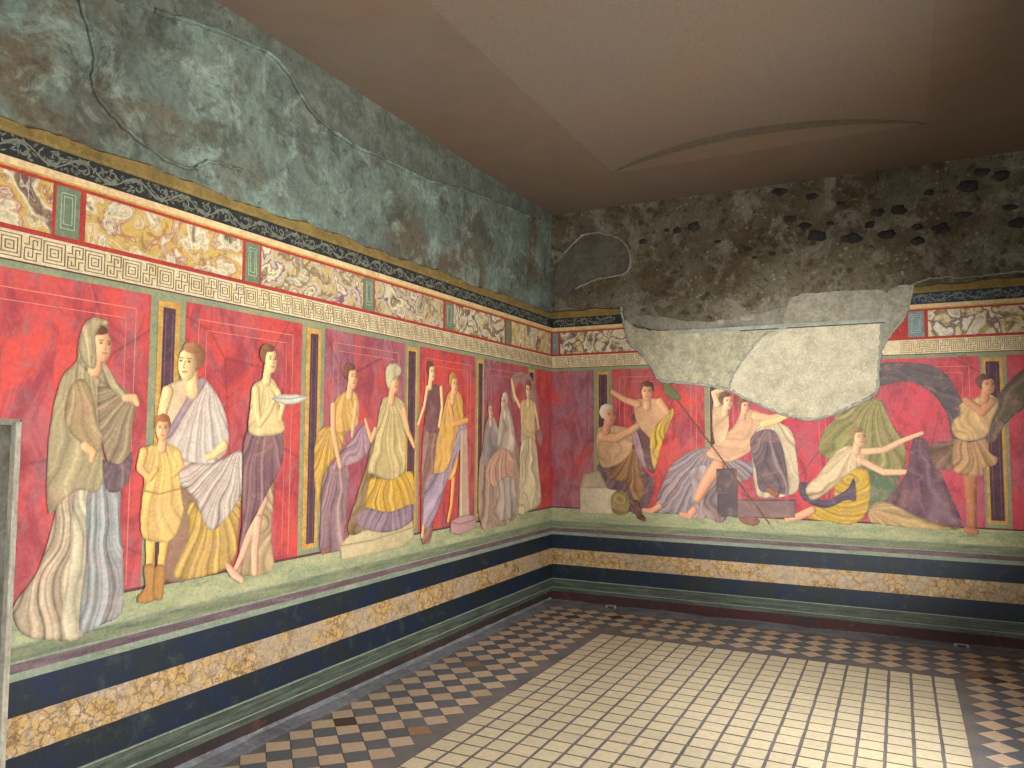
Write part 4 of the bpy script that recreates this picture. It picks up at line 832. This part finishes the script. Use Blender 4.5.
for i, (a, z, sz) in enumerate(ST_):
    r = random.Random(i*7+1); rx = sz*.0046; rz = rx*r.uniform(.5, .8); mb = MB(); nn, kk_ = 12, 4
    rad = [1+r.uniform(-.22, .22) for _ in range(nn)]
    ctr = W('R', a, z, .012-.022); mb.v.append(ctr)
    for q in range(1, kk_+1):
        u = q/kk_; dep = .034*math.cos(u*math.pi/2)**.6 - .026
        for j in range(nn):
            th = 2*math.pi*j/nn; mb.v.append(W('R', a+rx*rad[j]*u*math.cos(th), z+rz*rad[j]*u*math.sin(th), dep+r.uniform(-.003, .003)*(q < kk_)))
    mb.f += [(0, 1+j, 1+(j+1) % nn) for j in range(nn)]
    for q in range(kk_-1):
        mb.f += [(1+q*nn+j, 1+(q+1)*nn+j, 1+(q+1)*nn+(j+1) % nn, 1+q*nn+(j+1) % nn) for j in range(nn)]
    mb.v = [tuple(v) for v in mb.v]
    o = mb.build('lava_stone', M['stone_dark'], None, W('R', a, z, -.02), True)
    tag(o, 'dark lava stone bedded in the brown rubble of the far wall above the frieze', 'stone', 'dark lava stones in the far wall')
# ------------------------------------------------------------------ small floor fixtures by the far wall
for (x, y), lab in (((3.485, -.115), 'small metal floor light by the far wall at the right'), ((.66, -.105), 'small metal floor light by the far wall near the corner')):
    t = thing('floor_light', lab, 'floor light', (x, y, .004), 'small floor lights')
    mb = MB(); mb.prism([(x-.05, y-.028, .004), (x+.05, y-.028, .004), (x+.045, y+.028, .004), (x-.045, y+.028, .004)], (0, 0, .018)); mb.build('body', M['steel_dark'], t, t['_b'])
    mb = MB(); mb.box((x-.04, y-.02, .022), (x+.04, y+.02, .030)); mb.build('lid', M['metal'], t, t['_b'])
    for q in (-.041, .041): MB().box((x+q-.011, y-.033, .008), (x+q+.011, y-.026, .034)).build('clip', M['metal'], t, t['_b'])
# ------------------------------------------------------------------ light
def area(name, loc, rot, sx, sy, power, col, spread=180):
    l = bpy.data.lights.new(name, 'AREA'); l.shape = 'RECTANGLE'; l.size = sx*S; l.size_y = sy*S; l.energy = power; l.color = col; l.spread = math.radians(spread)
    o = bpy.data.objects.new(name, l); C.objects.link(o); o.location = Vector(loc)*S; o.rotation_euler = rot; return o
def spot(name, loc, tgt, power, ang, blend, col, rad=.1):
    l = bpy.data.lights.new(name, 'SPOT'); l.energy = power; l.spot_size = math.radians(ang); l.spot_blend = blend; l.color = col; l.shadow_soft_size = rad
    o = bpy.data.objects.new(name, l); C.objects.link(o); o.location = Vector(loc)*S; o.rotation_euler = (Vector(tgt)-Vector(loc)).to_track_quat('-Z', 'Y').to_euler(); return o
R = math.radians
area('daylight_near_opening', (2.1, YB-.1, 1.25), (R(90), 0, 0), 3.0, 2.4, 205, (1, .98, .94))
area('daylight_window', (XW+.3, -3.3, 1.5), (R(90), 0, R(90)), 1.1, 1.5, 225, (1, .98, .94), 150)
area('daylight_window', (XW+.3, -5.9, 1.5), (R(90), 0, R(90)), 1.3, 1.5, 90, (1, .98, .95), 150)
spot('added_spot', (3.3, -7.7, 2.3), (2.45, 0, 1.6), 3300, 27, .8, (1, .97, .92), .1)  # added spot, unseen, brightens the far wall and its plaster
spot('added_spot', (3.3, -4.6, 3.75), (2.7, -1.8, 0), 640, 36, 1., (1, .98, .93), .15)  # added spot, unseen, makes the bright pool on the floor
spot('added_spot', (3.6, -6.2, 2.6), (0, -3.7, 3.15), 420, 32, 1., (.95, 1, .97), .15)  # added spot, unseen, washes the middle of the upper left wall
w_ = bpy.data.worlds.new('sky'); bpy.context.scene.world = w_; w_.use_nodes = True
w_.node_tree.nodes['Background'].inputs[0].default_value = (.75, .85, 1, 1); w_.node_tree.nodes['Background'].inputs[1].default_value = .6
# ------------------------------------------------------------------ camera
cam = bpy.data.cameras.new('camera'); co = bpy.data.objects.new('camera', cam); C.objects.link(co)
f, yaw, pitch, roll = CAMP[:4]
fw = Vector((math.sin(yaw)*math.cos(pitch), math.cos(yaw)*math.cos(pitch), math.sin(pitch)))
r_ = Vector((math.cos(yaw), -math.sin(yaw), 0)); u_ = r_.cross(fw)
r2 = r_*math.cos(roll)+u_*math.sin(roll); u2 = -r_*math.sin(roll)+u_*math.cos(roll)
from mathutils import Matrix
co.matrix_world = Matrix(((r2.x, u2.x, -fw.x, CAMP[4]*S), (r2.y, u2.y, -fw.y, -CAMP[5]*S), (r2.z, u2.z, -fw.z, 1.6*S), (0, 0, 0, 1)))
cam.sensor_width = 36; cam.lens = f*1000/1024*36; cam.clip_start = .05
sc = bpy.context.scene; sc.camera = co
sc.view_settings.view_transform = 'Standard'; sc.view_settings.look = 'None'; sc.view_settings.gamma = 1; sc.view_settings.use_curve_mapping = False
sc.view_settings.exposure = -0.08
for o in bpy.data.objects:
    if '_b' in o: del o['_b']
